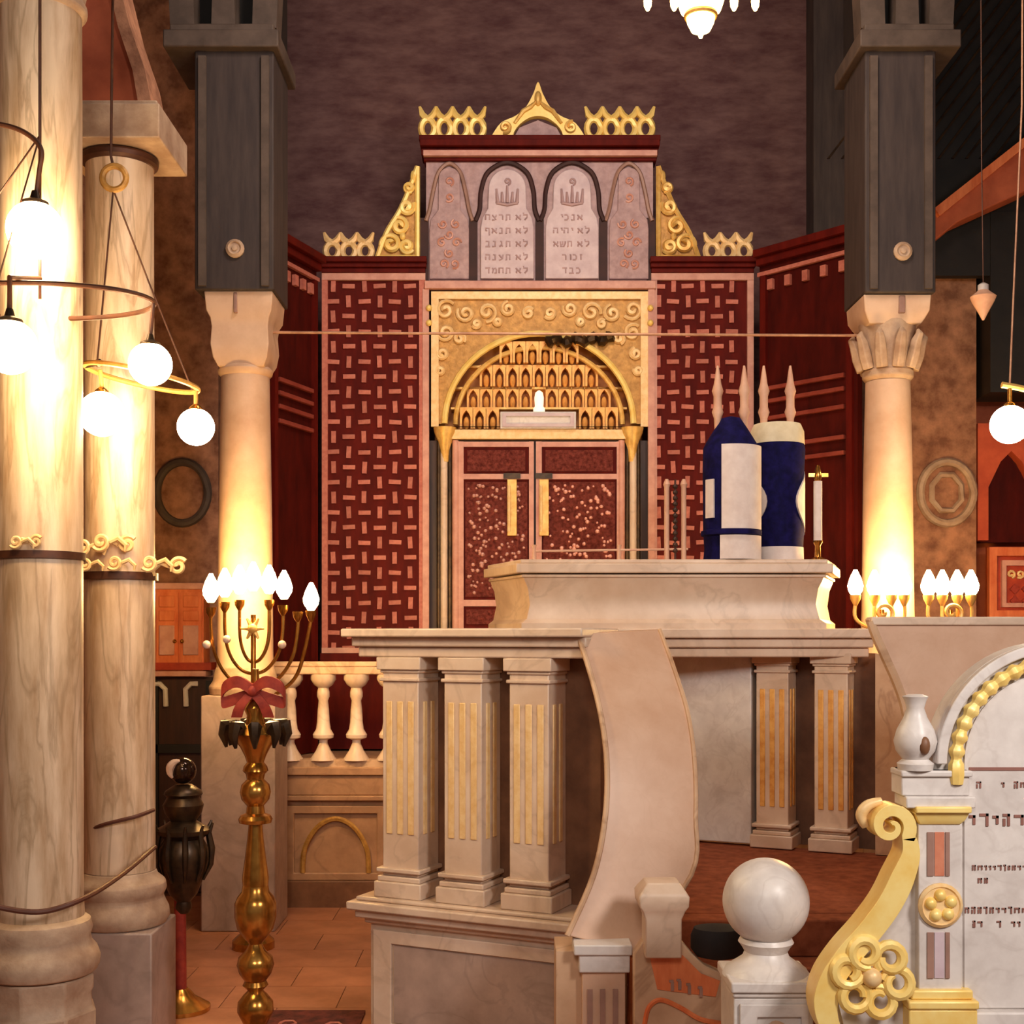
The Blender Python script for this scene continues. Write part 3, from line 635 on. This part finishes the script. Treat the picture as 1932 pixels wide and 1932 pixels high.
# ------------------------------------------------------------------ ball newel post
YN = 4.32; T = TP(YN)
nw = thing('ball_newel_post', 'white marble newel post crowned with a large polished ball', 'newel post', floor_at(1445, YN))
MB(T).sphere(1445, 0, 1700, 81, 40, 24).build('ball', 'marble_white', nw)
MB(T).lathe(1445, 0, [(82,1838),(76,1826),(58,1814),(44,1804),(40,1794),(46,1784),(52,1776),(48,1768)], 32).build('neck', 'marble_white', nw)
MB(T).box(1366, 1526, -80, 82, 1852, 1832).box(1370, 1520, -76, 76, 1862, 1852).build('cap', 'marble_white', nw, bevel=.006)
MB(T).box(1372, 1518, -74, 72, yf(YN), 1862).build('post', 'marble_white', nw, bevel=.006)
MB(T).ring([(1382,1872),(1508,1872),(1508,2200),(1382,2200)], [(1414,1896),(1494,1896),(1494,2180),(1414,2180)], 72, 80).build('post_frame', 'marble_white', nw, bevel=.004)
MB(T).tube([(p[0],75,p[1]) for p in smooth([(1430,1960),(1432,1932),(1444,1910),(1462,1916),(1470,1934),(1482,1918),(1490,1950)], 5)], 7, 6).build('carved_relief', 'marble_pink', nw)

# ------------------------------------------------------------------ memorial on the right
YM = 4.0; T = TP(YM)
mo = thing('marble_memorial', 'white marble memorial with arched top, gilt rope edge and inscription', 'memorial', floor_at(1990, YM))
cx, cy = 1990, 1440
full = [(cx+229*math.cos(t), cy+229*math.sin(t)) for t in [PI+PI*k/36 for k in range(37)]]
MB(T).prism([(1758,2130)]+[(1761,1500)]+full+[(2219,1500),(2222,2130)], -50, 0).build('slab', 'marble_white', mo)
MB(T).ring(full, [(cx+210*math.cos(t), cy+210*math.sin(t)) for t in [PI+PI*k/36 for k in range(37)]], 0, 22, False).build('arch_band', 'marble_white', mo, bevel=.004)
rope = [(cx-190, 12, 1478), (cx-190, 12, 1460)]+[(cx+190*math.cos(t), 12, cy+190*math.sin(t)) for t in [PI+PI*k/110 for k in range(111)]]
MB(T).tube(rope, [13+3.2*math.sin(k*1.25) for k in range(len(rope))], 8).build('gilt_rope', 'gold_bright', mo)
MB(T).prism([(cx-172,1900),(cx-172,1450)]+[(cx+172*math.cos(t), cy+172*math.sin(t)) for t in [PI+PI*k/30 for k in range(31)]]+[(cx+172,1900)], 0, 5).build('inscription_panel', 'marble_white', mo)
for x0, x1 in ((1694,1832), (2148,2286)):
    xm = (x0+x1)/2
    MB(T).box(x0+8, x1, -50, 26, 1522, 1500).box(x0+2, x1-8, -50, 16, 1500, 1452).box(x0, x1-4, -50, 22, 1464, 1452).build('entablature', 'marble_white', mo, bevel=.005)
    MB(T).box(x0+24, x1-10, -40, 34, 1530, 1518).loft([[(xm+6+sx*w, -20+sy*w*.9, y) for sx, sy in ((-1,-1),(1,-1),(1,1),(-1,1))] for w, y in ((52,1530),(46,1544),(38,1554))]).build('gilt_capital', 'gold_bright', mo, bevel=.004)
    pl = MB(T).box(xm-34, xm+48, -50, 12, 1864, 1552).build('pilaster', 'marble_white', mo, bevel=.004)
    for y0, y1 in ((1650,1568), (1842,1756)):
        MB(T).box(xm-18, xm-6, 12, 15, y0, y1).box(xm+16, xm+24, 12, 15, y0, y1).build('inlay_strip', 'inlay_brown', pl)
        MB(T).box(xm-4, xm+14, 12, 14, y0, y1).build('inlay_strip', 'inlay_red' if y0 < 1700 else 'tablet', pl)
    MB(lambda x, y, z: T(xm+6+x, 13+z, 1705+y)).lathe(0, 0, [(42,0),(42,4),(36,9),(34,6),(1,6)], 24).build('rosette_rim', 'gold_pale', pl)
    for k in range(5):
        q = 2*PI*k/5-.4
        MB(T).sphere(xm+6+20*math.cos(q), 18, 1705+20*math.sin(q), 12, 10, 8, 12).build('rosette_petal', 'gold_bright', pl)
    MB(T).box(x0+18, x1-4, -50, 24, 1880, 1862).box(x0+10, x1+4, -50, 34, 1896, 1880).box(x0+12, x1+2, -50, 30, 1990, 1896).build('gilt_base', 'gold_bright', mo, bevel=.006)
    MB(T).box(x0-4, x1+10, -50, 40, yf(YM), 1990).build('pedestal', 'marble_white', mo, bevel=.006)
MB(T).box(1832, 2148, -50, 20, yf(YM), 1905).build('sill', 'marble_white', mo, bevel=.006)
# urn finial
ur = MB(T).lathe(1727, 0, [(32,1452),(34,1440),(24,1432),(36,1416),(40,1398),(34,1376),(22,1354),(16,1336),(20,1322),(24,1314),(14,1310)], 24).build('urn_finial', 'marble_white', mo)
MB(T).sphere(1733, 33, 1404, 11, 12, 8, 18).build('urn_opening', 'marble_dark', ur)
# gilt S scroll with flower
sp2 = [(1706,0,1606),(1698,0,1646),(1672,0,1700),(1634,0,1752),(1592,0,1800),(1562,0,1846),(1552,0,1890),(1562,0,1932),(1592,0,1968),(1630,0,1985)]
def swath(pts, ws, d0, d1):
    n = len(pts); A_, B_ = [], []
    for k in range(n):
        p = Vector((pts[k][0], pts[k][2])); t = Vector((pts[min(k+1,n-1)][0]-pts[max(k-1,0)][0], pts[min(k+1,n-1)][2]-pts[max(k-1,0)][2])); t.normalize()
        nn = Vector((-t.y, t.x)); A_.append(tuple(p+nn*ws[k]/2)); B_.append(tuple(p-nn*ws[k]/2))
    return A_, B_
curl = [(1674+(5+32*(k/36)**.9)*math.cos(-PI/2+k/36*(PI*2+PI/2+.5)), 0, 1556+(5+32*(k/36)**.9)*math.sin(-PI/2+k/36*(PI*2+PI/2+.5))) for k in range(37)]
curl = curl[:-1]+smooth([curl[-1], (1711,0,1606)]+sp2[1:], 6)
nC = len(curl)
ws = [min(46, 7+k*.52 if k < 37 else 26+(k-37)*1.6)*(1 if k < nC-20 else (nC-k)/20*.6+.4) for k in range(nC)]
A_, B_ = swath(curl, ws, 0, 0)
MB(T).ring(A_, B_, -40, 26, False).build('gilt_scroll', 'gold_bright', mo, bevel=.008)
MB(T).tube(smooth([(1636,-12,1562),(1628,-12,1540),(1640,-10,1521),(1666,-8,1512)], 6), [5+6*math.sin(PI*(k+2)/22) for k in range(19)], 14).build('scroll_lip', 'gold_pale', mo)
MB(T).prism([(1700,1640),(1735,1560),(1735,1960),(1600,1960),(1580,1880),(1600,1810),(1650,1740)], -50, -8).build('side_cheek', 'marble_white', mo)
MB(T).sphere(1636, 30, 1836, 19, 18, 12).build('flower_hub', 'gold_pale', mo)
for k in range(6):
    q = 2*PI*k/6+.25; c, s_ = math.cos(q), math.sin(q)
    m = MB(T); xc, zc_ = 1638+48*c, 1836+48*s_
    m.tube([(xc+r_*math.cos(t), 28+3*math.sin(t), zc_+r_*math.sin(t)) for t, r_ in [(q+PI+2*PI*1.15*j/18, 29-12*j/18) for j in range(19)]], [7.5+3.5*math.sin(PI*j/18) for j in range(19)], 8)
    m.build('flower_petal', 'gold_bright', mo)
# carved inscription: illegible strokes in rows
rows = [(1450,3,1826,2150,'rule'), (1480,14,1840,2140,'sparse'), (1546,26,1826,2150,'big'), (1636,12,1832,2150,'row'), (1660,14,1832,2150,'sparse'), (1716,14,1818,2150,'row'), (1742,14,1818,2150,'sparse')]
for y, h, x0, x1, kind in rows:
    m = MB(T)
    if kind == 'rule': m.box(x0, x1, 5, 7, y+3, y-3)
    else:
        x = x0
        while x < x1:
            wd = R.uniform(.5, 1.1)*h*.7
            if kind != 'sparse' or R.random() < .45:
                hh = h*R.uniform(.6, 1)
                m.box(x, x+wd, 5, 7, y-hh/2+h*.2, y-hh/2)
                m.box(x+wd-h*.2, x+wd, 5, 7, y+hh/2, y-hh/2)
                if R.random() < .5: m.box(x, x+h*.2, 5, 7, y+hh/2, y-hh*.1)
            x += wd+h*.3
    m.build('inscription_line', 'inscription', mo, kind='stuff')

# ------------------------------------------------------------------ scrolls on the desk
zs = zz(1056)
def scroll_case(xc, lab, first):
    YS = 7.37 if first else 7.68; T = TP(YS)
    r = thing('torah_scroll', lab, 'scroll', (T(xc,0,0)[0], YS, zs), 'covered scrolls standing on the desk')
    yb = HY+(EYE-zs)*F/YS
    x0, x1 = xc-44, xc+44
    for dx in (-25, 25):
        m = MB(T).lathe(xc+dx, 0, [(6,820),(7,790),(11,778),(8,768),(8,748),(11,738),(7,724),(4,702),(2,690)], 12)
        m.build('roller_handle', 'roller', r)
    if first:
        MB(T).lathe(xc, 0, [(52,yb),(50,1036),(52,1000),(53,880),(52,846),(47,836),(30,808),(18,790),(4,786)], 28).build('mantle', 'velvet_blue', r)
        def wrap(a0, a1, rr, y0, y1): return MB(T).loft([[(xc+rr*math.cos(a0+(a1-a0)*j/12), rr*math.sin(a0+(a1-a0)*j/12), y) for j in range(13)]+[(xc+(rr-4)*math.cos(a1+(a0-a1)*j/12), (rr-4)*math.sin(a1+(a0-a1)*j/12), y) for j in range(13)] for y in (y0, (y0+y1)/2, y1)])
        wrap(.15, 2.05, 56.5, 1001, 845).build('front_panel', 'cloth_white', r)
        wrap(.1, 2.1, 56.5, yb-1, 1013).build('lower_panel', 'cloth_white', r)
        wrap(2.35, 2.75, 55.5, 980, 908).build('side_panel', 'cloth_white', r)
        MB(T).lathe(xc, 4, [(52,1013),(57,1011),(57,1003),(52,1001)], 24).build('girdle', 'velvet_blue', r)
    else:
        MB(T).lathe(xc, 0, [(48,yb),(48,1034),(50,1000),(48,940),(52,850),(50,838)], 28).build('mantle', 'velvet_blue', r)
        MB(T).lathe(xc, 0, [(51,840),(50,816),(44,802),(16,800)], 28).build('top_cover', 'cream', r)
        MB(T).lathe(xc, 4, [(49,yb),(48,1034)], 24).build('hem', 'cloth_white', r)
        for sg in (-1, 1):
            m = MB(T); n = 12; P_ = []
            for k in range(n+1):
                z = 890+120*k/n; wgt = math.sin(PI*k/n)
                P_.append((z, wgt))
            secs = []
            for z, wgt in P_:
                a0 = PI/2-sg*(PI/2-.04); a1 = PI/2-sg*(PI/2-.04-.95*wgt)
                secs.append([(xc+51*math.cos(a0+(a1-a0)*j/4), 3+51*math.sin(a0+(a1-a0)*j/4), z) for j in range(5)]+[(xc+47*math.cos(a1+(a0-a1)*j/4), 47*math.sin(a1+(a0-a1)*j/4), z) for j in range(5)])
            m.loft(secs).build('side_lappet', 'cloth_white', r)
    return r
scroll_case(1379, 'covered scroll with pointed blue cap and white front panel on the desk', True)
scroll_case(1466, 'blue covered scroll with cream top and white side lappets on the desk', False)
# candle and spindle rail behind the desk
T = TP(7.5)
cs = thing('candlestick', 'slim candlestick with one tall white candle beside the scrolls', 'candlestick', (T(1543,0,0)[0], 7.5, zs))
yb = HY+(EYE-zs)*F/7.5
MB(T).lathe(1543, 0, [(16,yb),(16,yb-5),(6,yb-10),(5,1030),(9,1024),(9,1020)], 16).build('foot', 'brass', cs)
MB(T).lathe(1543, 0, [(8,1021),(8,908)], 16).build('candle', 'cloth_white', cs)
MB(T).box(1525, 1562, -3, 3, 900, 893).lathe(1543, 0, [(5,908),(8,900),(6,888),(3,878)], 10).build('cross_cap', 'brass', cs)
T = TP(7.3); yb = HY+(EYE-zs)*F/7.3
sr = thing('spindle_rail', 'low brass rail with two pale uprights and a beaded spindle on the desk', 'rail', (T(1272,0,0)[0], 7.3, zs))
for x in (1258, 1290): MB(T).lathe(x, 0, [(5,yb),(5,920),(7,914),(3,904)], 10).build('upright', 'roller', sr)
m = MB(T)
for k in range(12): m.sphere(1274, 0, 918+11*k, 5, 8, 6, 5)
m.tube([(1274,0,905),(1274,0,yb)], 2, 6)
m.build('beaded_spindle', 'dark_wood', sr)
MB(T).tube([(1005,0,1040),(1298,0,1036)], 2.2, 6).build('long_rod', 'roller', sr)
for x in (1008, 1168): MB(T).lathe(x, 0, [(4,yb),(3,1034),(5,1028)], 8).build('rod_post', 'roller', sr)

# ------------------------------------------------------------------ lights: globes, chandeliers, menorahs
def chain(m, p, q, r=.004): m.tube([p, q], r, 5)
YC = 4.55; T = TP(YC)
ch = thing('hanging_chandelier', 'iron ring chandelier with three glowing globes before the thickest column', 'chandelier', T(42, 0, 720))
ring = [(42+222*math.cos(2*PI*k/44), 222*math.sin(2*PI*k/44)*.5-90, 545-6*math.sin(2*PI*k/44)) for k in range(44)]
MB(T).tube(ring, 5, 8, True).build('ring', 'iron', ch)
m = MB(T); m.tube([(42,-90,540),(42,-90,-250)], 3, 6)
for q in (1.75, 3.1, 4.5):
    m.tube([(42+222*math.cos(q), 222*.5*math.sin(q)-90, 542),(42,-90,220)], 1.8, 5)
m.build('chain', 'iron', ch)
MB(T).tube([(p[0],-60,p[1]) for p in smooth([(-60,205),(0,216),(38,236),(56,262),(52,300),(46,348)], 6)], 5, 8).build('upper_arm', 'iron', ch)
MB(T).tube([(42,-90,500),(42,60,540),(42,60,600)], 5, 8).build('lower_arm', 'iron', ch); MB(T).tube([(264,-90,545),(264,-90,556),(258,-90,612)], 4, 8).build('lower_arm', 'iron', ch)
for x, d, y, r, mm in ((44,-60,415,54,'globe_near'), (42,60,668,50,'globe_near'), (258,-90,668,42,'globe_near')):
    g = MB(T).sphere(x, d, y, r, 28, 18).build('globe', mm, ch)
    MB(T).lathe(x, d, [(r*.5,y-r*.86),(r*.46,y-r*1.0),(r*.2,y-r*1.12),(r*.12,y-r*1.4)], 16).build('globe_cap', 'bronze', g)
# second chandelier, before the second column
YD = 5.58; T = TP(YD)
c2 = thing('hanging_chandelier', 'brass ring chandelier hung from a round hook before the block-capital column', 'chandelier', T(266, 0, 840))
ring = [(268+103*math.cos(2*PI*k/40), 103*math.sin(2*PI*k/40), 713+19*math.cos(2*PI*k/40)) for k in range(40)]
MB(T).tube(ring, 5, 8, True).build('ring', 'gold_dull', c2)
for x, d, y, r, ax in ((212,62,792,41,212), (367,-10,804,35,370)):
    MB(T).tube([(ax,d+10 if x < 300 else d,712 if x < 300 else 732),(x,d,740),(x,d,y-r)], 4, 8).build('arm', 'gold_dull', c2)
    g = MB(T).sphere(x, d, y, r, 28, 18).build('globe', 'globe_near' if x < 300 else 'globe_glow', c2)
    MB(T).lathe(x, d, [(14,y-r+4),(12,y-r-2),(5,y-r-8)], 14).build('globe_cap', 'brass', g)
hk = MB(T).tube([(228+22*math.cos(2*PI*k/24), 40, 350+22*math.sin(2*PI*k/24)) for k in range(24)], 6, 8, True).build('hook_ring', 'gold_dull', c2)
MB(T).tube([(228,40,-200),(222,40,310),(226,40,328)], 2.5, 6).build('hook_cord', 'iron', hk)
for p, q in (((226,40,372),(206,70,700)), ((226,40,372),(264,-50,512)), ((264,-50,512),(350,-50,726))): MB(T).tube([p, q], 1.8, 5).build('chain', 'iron', c2)
MB(T).tube([(164,20,696),(206,60,698)], 4, 6).sphere(206, 60, 698, 8, 10, 8).build('cross_bar', 'bronze', c2)
# right globe
T = TP(7.4)
gl = thing('globe_lamp', 'white globe lamp hanging from a gilt arm above the framed red panel', 'lamp', T(1905, 0, 840))
g = MB(T).sphere(1905, 0, 801, 36, 28, 18).build('globe', 'globe_glow', gl)
MB(T).lathe(1905, 0, [(12,768),(10,762),(4,758),(4,734)], 14).build('globe_cap', 'brass', gl)
MB(T).tube([(1890,0,726),(1915,0,730),(1970,0,742),(2050,0,745)], 6, 8).build('arm', 'gold', gl)
MB(T).tube([(1905,0,730),(1912,0,560),(1928,0,200),(1930,0,-200)], 2, 5).build('chain', 'rod_metal', gl)
# diamond pendant lamp
T = TP(8.0)
pd = thing('pendant_lamp', 'unlit pointed glass pendant lamp hanging beside the dark gallery opening', 'lamp', T(1855, 0, 606))
MB(T).lathe(1855, 0, [(2,604),(8,592),(20,570),(24,560),(14,552),(10,548)], 16).build('shade', 'roller', pd)
MB(T).lathe(1855, 0, [(10,548),(10,538),(4,534)], 14).build('cap', 'marble_white', pd)
MB(T).tube([(1855,0,536),(1852,0,300),(1850,0,-200)], 1.2, 5).build('chain', 'iron', pd)
# chandelier at the top edge
T = TP(7.2)
tc = thing('crystal_chandelier', 'glowing tiered glass chandelier cut by the top of the picture', 'chandelier', T(1322, 0, 72))
MB(T).lathe(1322, 0, [(30,-60),(46,-20),(44,2),(38,20),(30,26)], 24).build('upper_bowl', 'lamp_glass', tc)
MB(T).lathe(1322, 0, [(30,24),(32,30),(30,34)], 24).build('collar', 'gold_dull', tc)
MB(T).lathe(1322, 0, [(27,34),(25,44),(18,58),(6,64),(3,72)], 24).build('lower_bowl', 'lamp_glass', tc)
MB(T).tube([(1322,0,-60),(1322,0,-300)], 4, 6).build('stem', 'gold', tc)
for x in (1222, 1272, 1385, 1425):
    m = MB(T).tube([(1322,0,-30),(x*.5+661,0,-4),(x,0,-10)], 3, 6); m.build('arm', 'gold', tc)
    MB(T).lathe(x, 0, [(3,20),(7,12),(8,2),(5,-10)], 12).build('drop_lamp', 'lamp_glass', tc)
# menorah by the far left column
def bulb(T, x, d, y, s, parent, m='bulb_glow'):
    MB(T).lathe(x, d, [(4*s,y+14*s),(9*s,y+6*s),(10*s,y),(7*s,y-10*s),(2*s,y-20*s)], 12).build('flame_bulb', m, parent)
YL = 7.75; T = TP(YL)
mn = thing('menorah', 'lit brass menorah with many glowing bulbs before the stepped-capital column', 'menorah', floor_at(478, YL))
MB(T).lathe(478, 0, [(40,yf(YL)),(40,yf(YL)-14),(12,yf(YL)-40),(6,1500),(10,1440),(5,1430),(5,1160)], 14).build('stem', 'brass', mn)
for x, y, yj in ((398,1132,1300),(424,1122,1272),(452,1118,1250),(508,1118,1250),(534,1128,1272),(562,1140,1300)):
    sg = 1 if x > 478 else -1; wdt = abs(x-478)
    pts = [(478,0,yj)]+[(478+sg*wdt*math.sin(q*PI/2), 0, yj-(yj-1185)*(1-math.cos(q*PI/2))) for q in (.25,.5,.75,1)]+[(x,0,y+18)]
    MB(T).tube(smooth(pts, 4), 3.4, 6).lathe(x, 0, [(3,y+34),(9,y+24),(10,y+14)], 10).build('branch', 'brass', mn)
MB(T).tube(smooth([(478,0,1330),(520,0,1310),(556,0,1280),(574,0,1232),(587,0,1170)], 5), 3.6, 6).lathe(587, 0, [(3,1174),(10,1160),(11,1152)], 10).build('branch', 'brass', mn)
bulb(T, 587, 0, 1130, 1.55, mn, 'bulb_soft')
for x, y in ((398,1114),(424,1104),(452,1098),(478,1092),(508,1098),(536,1108)): bulb(T, x, 0, y, 1.6, mn)
m = MB(T)
for k in range(6): m.tube([(478,6,1186),(478+22*math.cos(k*PI/3),6,1186+22*math.sin(k*PI/3))], [6,2], 6)
m.sphere(478, 6, 1186, 10, 12, 8).build('star_ornament', 'gold', mn)
for x, y in ((430,1206),(392,1216),(534,1216)): MB(T).sphere(x, 10, y, 8, 12, 8).build('glass_drop', 'glass_dark', mn)
# right-hand lamp stands behind the parapet
YR = 7.95; T = TP(YR)
for xs, lab in (((1614,1650,1682,1706), 'lit brass lamp stand before the leafy capital column, behind the parapet'), ((1752,1778,1806,1832), 'lit brass lamp stand by the stone roundel, behind the parapet')):
    xm = sum(xs)/4
    r = thing('lamp_stand', lab, 'lamp', floor_at(xm, YR), 'lamp stands behind the marble parapet')
    MB(T).lathe(xm, 0, [(42,yf(YR)),(40,yf(YR)-12),(9,yf(YR)-40),(6,1220),(9,1180),(5,1150)], 14).build('stem', 'brass', r)
    for x in xs:
        MB(T).tube(smooth([(xm,0,1180),((xm+x)/2,0,1184),(x,0,1166),(x,0,1136)], 5), 3.5, 6).lathe(x, 0, [(3,1144),(10,1130),(11,1122)], 10).build('branch', 'gold', r)
        bulb(T, x, 0, 1105, 1.5, r)
    MB(T).tube(spiral(xm, 1156, 3, 22, 1.3, 0, 12), 4, 6).build('scroll', 'gold', r)

# ------------------------------------------------------------------ brass floor stand with red bow
YF = 5.6; T = TP(YF)
fs = thing('brass_floor_stand', 'tall turned brass floor stand topped with a red bow', 'stand', floor_at(482, YF))
seg = [('base', [(70,yf(YF)),(70,yf(YF)-10),(40,1985),(30,1960),(18,1940)]),
 ('lower_knop', [(18,1940),(24,1928),(34,1908),(33,1890),(22,1876),(14,1868),(24,1858),(20,1850)]),
 ('mid_knop', [(20,1850),(30,1836),(35,1820),(32,1806),(18,1792),(12,1780)]),
 ('vase', [(12,1780),(22,1768),(34,1752),(39,1730),(39,1704),(34,1692),(26,1682),(24,1670)]),
 ('tapered_shaft', [(24,1670),(25,1656),(20,1620),(15,1580),(13,1556)]),
 ('collar', [(13,1556),(30,1552),(32,1545),(28,1538),(18,1534),(16,1520)]),
 ('upper_knop', [(16,1520),(26,1508),(29,1494),(26,1480),(16,1470),(18,1460),(24,1454),(22,1446),(16,1438)]),
 ('cup', [(16,1438),(20,1426),(28,1410),(38,1396),(46,1384),(40,1374),(34,1366)]),
 ('top_spindle', [(20,1372),(16,1350),(22,1336),(12,1322),(8,1290),(6,1262)])]
for nm, pr in seg: MB(T).lathe(482, 0, pr, 28).build(nm, 'brass', fs)
for k in range(9):
    q = 2*PI*k/9
    MB(T).tube([(482+r_*math.cos(q), r_*math.sin(q), y) for r_, y in ((34,1384),(46,1368),(56,1366),(60,1384),(54,1408))], [9,13,13,10,3], 6).build('leaf', 'bronze', fs)
bw = MB(T).sphere(482, 20, 1302, 16, 14, 10, 14).build('bow', 'red_cloth', fs)
for sg in (-1, 1):
    m = MB(T)
    lp = smooth([(482,24,1300),(482+sg*26,32,1284),(482+sg*54,24,1296),(482+sg*58,16,1322),(482+sg*36,16,1318),(482,20,1306)], 5)
    m.loft([[(p[0],p[1]-7,p[2]-10),(p[0],p[1]+7,p[2]-10),(p[0],p[1]+7,p[2]+12),(p[0],p[1]-7,p[2]+12)] for p in lp])
    m.build('bow_loop', 'red_cloth', bw)
    tl_ = smooth([(482+sg*4,26,1308),(482+sg*22,30,1330),(482+sg*30,26,1352)], 4)
    MB(T).loft([[(p[0]-10,p[1]-2,p[2]),(p[0]+10,p[1]-2,p[2]),(p[0]+10,p[1]+2,p[2]),(p[0]-10,p[1]+2,p[2])] for p in tl_]).build('bow_tail', 'red_cloth', bw)
# slim dark stand with red pole, rope barrier
YQ = 6.46; T = TP(YQ)
ds = thing('incense_stand', 'slim red pole stand carrying a dark ornate metal vessel, beside the block-capital column', 'stand', floor_at(335, YQ))
MB(T).lathe(340, 0, [(56,yf(YQ)),(56,yf(YQ)-8),(44,1890),(28,1880),(22,1872),(14,1864)], 24).build('foot', 'brass', ds)
MB(T).lathe(340, 0, [(12,1866),(11,1700),(13,1694)], 14).build('pole', 'red_cloth', ds)
vs = MB(T).lathe(346, 0, [(11,1722),(16,1712),(14,1700),(26,1686),(40,1650),(47,1622),(46,1600),(36,1582),(50,1572),(52,1564),(36,1556),(24,1548),(34,1534),(38,1518),(30,1504),(36,1498),(34,1492),(16,1480)], 26).build('vessel', 'bronze', ds)
for k in range(10):
    q = 2*PI*k/10
    MB(T).tube([(346+r_*math.cos(q), r_*math.sin(q), y) for r_, y in ((38,1660),(52,1630),(54,1600),(48,1570),(56,1552))], [2,5,6,5,2], 6).build('leaf', 'bronze', vs)
ob = MB(T).sphere(345, 0, 1454, 25, 22, 14).build('orb', 'bronze_gloss', ds)
MB(T).tube([(345+19*math.cos(q), 22, 1452+19*math.sin(q)) for q in [PI*.75+PI*k/12 for k in range(10)]], [2,4,6,7,8,8,7,6,4,2], 8).build('orb_highlight', 'glass_dark', ob)  # pale arc modelled as the highlight on the orb
def rp(pts, r, lab): MB().tube([tuple(Vector(at(*p))) for p in smooth(pts, 8)], r, 8).build('barrier_rope', 'cable', None, lab, 'rope')
rp([(-60,1690,4.7),(0,1712,4.72),(80,1720,4.74),(160,1694,4.85),(230,1650,5.4),(292,1598,5.92)], .011, 'long sagging dark rope looped past the foot of the thickest column')
rp([(168,1566,5.9),(195,1556,5.825),(226,1548,5.815),(258,1540,5.83),(290,1528,5.94)], .009, 'short dark rope wound round the block-capital column at hip height')

# ------------------------------------------------------------------ cabinet and dark screen at the left
T = TP(9.4)
cb = thing('wall_cabinet', 'small orange-lit wooden two-door cabinet above the dark screen', 'cabinet', T(338, 0, 1272))
MB(T).box(292, 384, -50, 0, 1272, 1104).build('body', 'orange_lit', cb)
MB(T).box(286, 390, -50, 8, 1112, 1100).build('cornice', 'trim_pink', cb, bevel=.005); MB(T).box(286, 390, -50, 8, 1276, 1266).build('bottom_ledge', 'trim_pink', cb, bevel=.005)
for x0 in (296, 341):
    d = MB(T).box(x0, x0+41, 0, 5, 1262, 1118).build('door', 'orange_lit', cb)
    for y0, y1 in ((1146,1124), (1172,1152), (1236,1180)): MB(T).box(x0+6, x0+35, 5, 9, y0, y1).build('door_panel', 'trim_pink' if y0 > 1200 else 'orange_lit', d, bevel=.006)
    MB(T).sphere(x0+(36 if x0 < 300 else 5), 10, 1210, 4, 8, 6).build('knob', 'brass', d)
MB(T).box(286, 400, -50, 6, 1264, 1250).build('shelf', 'red_panel', cb)
dk = thing('dark_screen', 'dark wooden panelled screen below the orange-lit cabinet', 'screen', floor_at(350, 9.45))
T = TP(9.45)
MB(T).box(288, 410, -20, 0, yf(9.45), 1278).build('panel', 'dark_wood', dk)
MB(T).box(288, 300, 0, 8, yf(9.45), 1284).box(390, 410, 0, 8, yf(9.45), 1284).box(288, 410, 0, 8, 1420, 1404).build('frame', 'dark', dk)
for x, sg in ((314,-1), (352,1)):
    MB(T).tube([(x,4,1332),(x,8,1300),(x+sg*10,8,1290),(x+sg*22,4,1290)], 5, 8).build('bracket', 'marble_white', dk)

# ------------------------------------------------------------------ rug
rg = thing('rug', 'dark red patterned rug on the floor beside the brass stand', 'rug', (-.95, 5.75, 0))
MB().box(-1.25, -.74, 5.0, 6.42, 0, .012).build('pile', 'rug', rg)
m = MB()
for k in range(14):
    x, y = R.uniform(-1.2,-.8), R.uniform(5.4, 6.35)
    m.tube([(x+.04*math.cos(q*PI/3), y+.04*math.sin(q*PI/3), .013) for q in range(6)], .008, 4, True)
m.build('woven_motif', 'inlay', rg, kind='stuff')
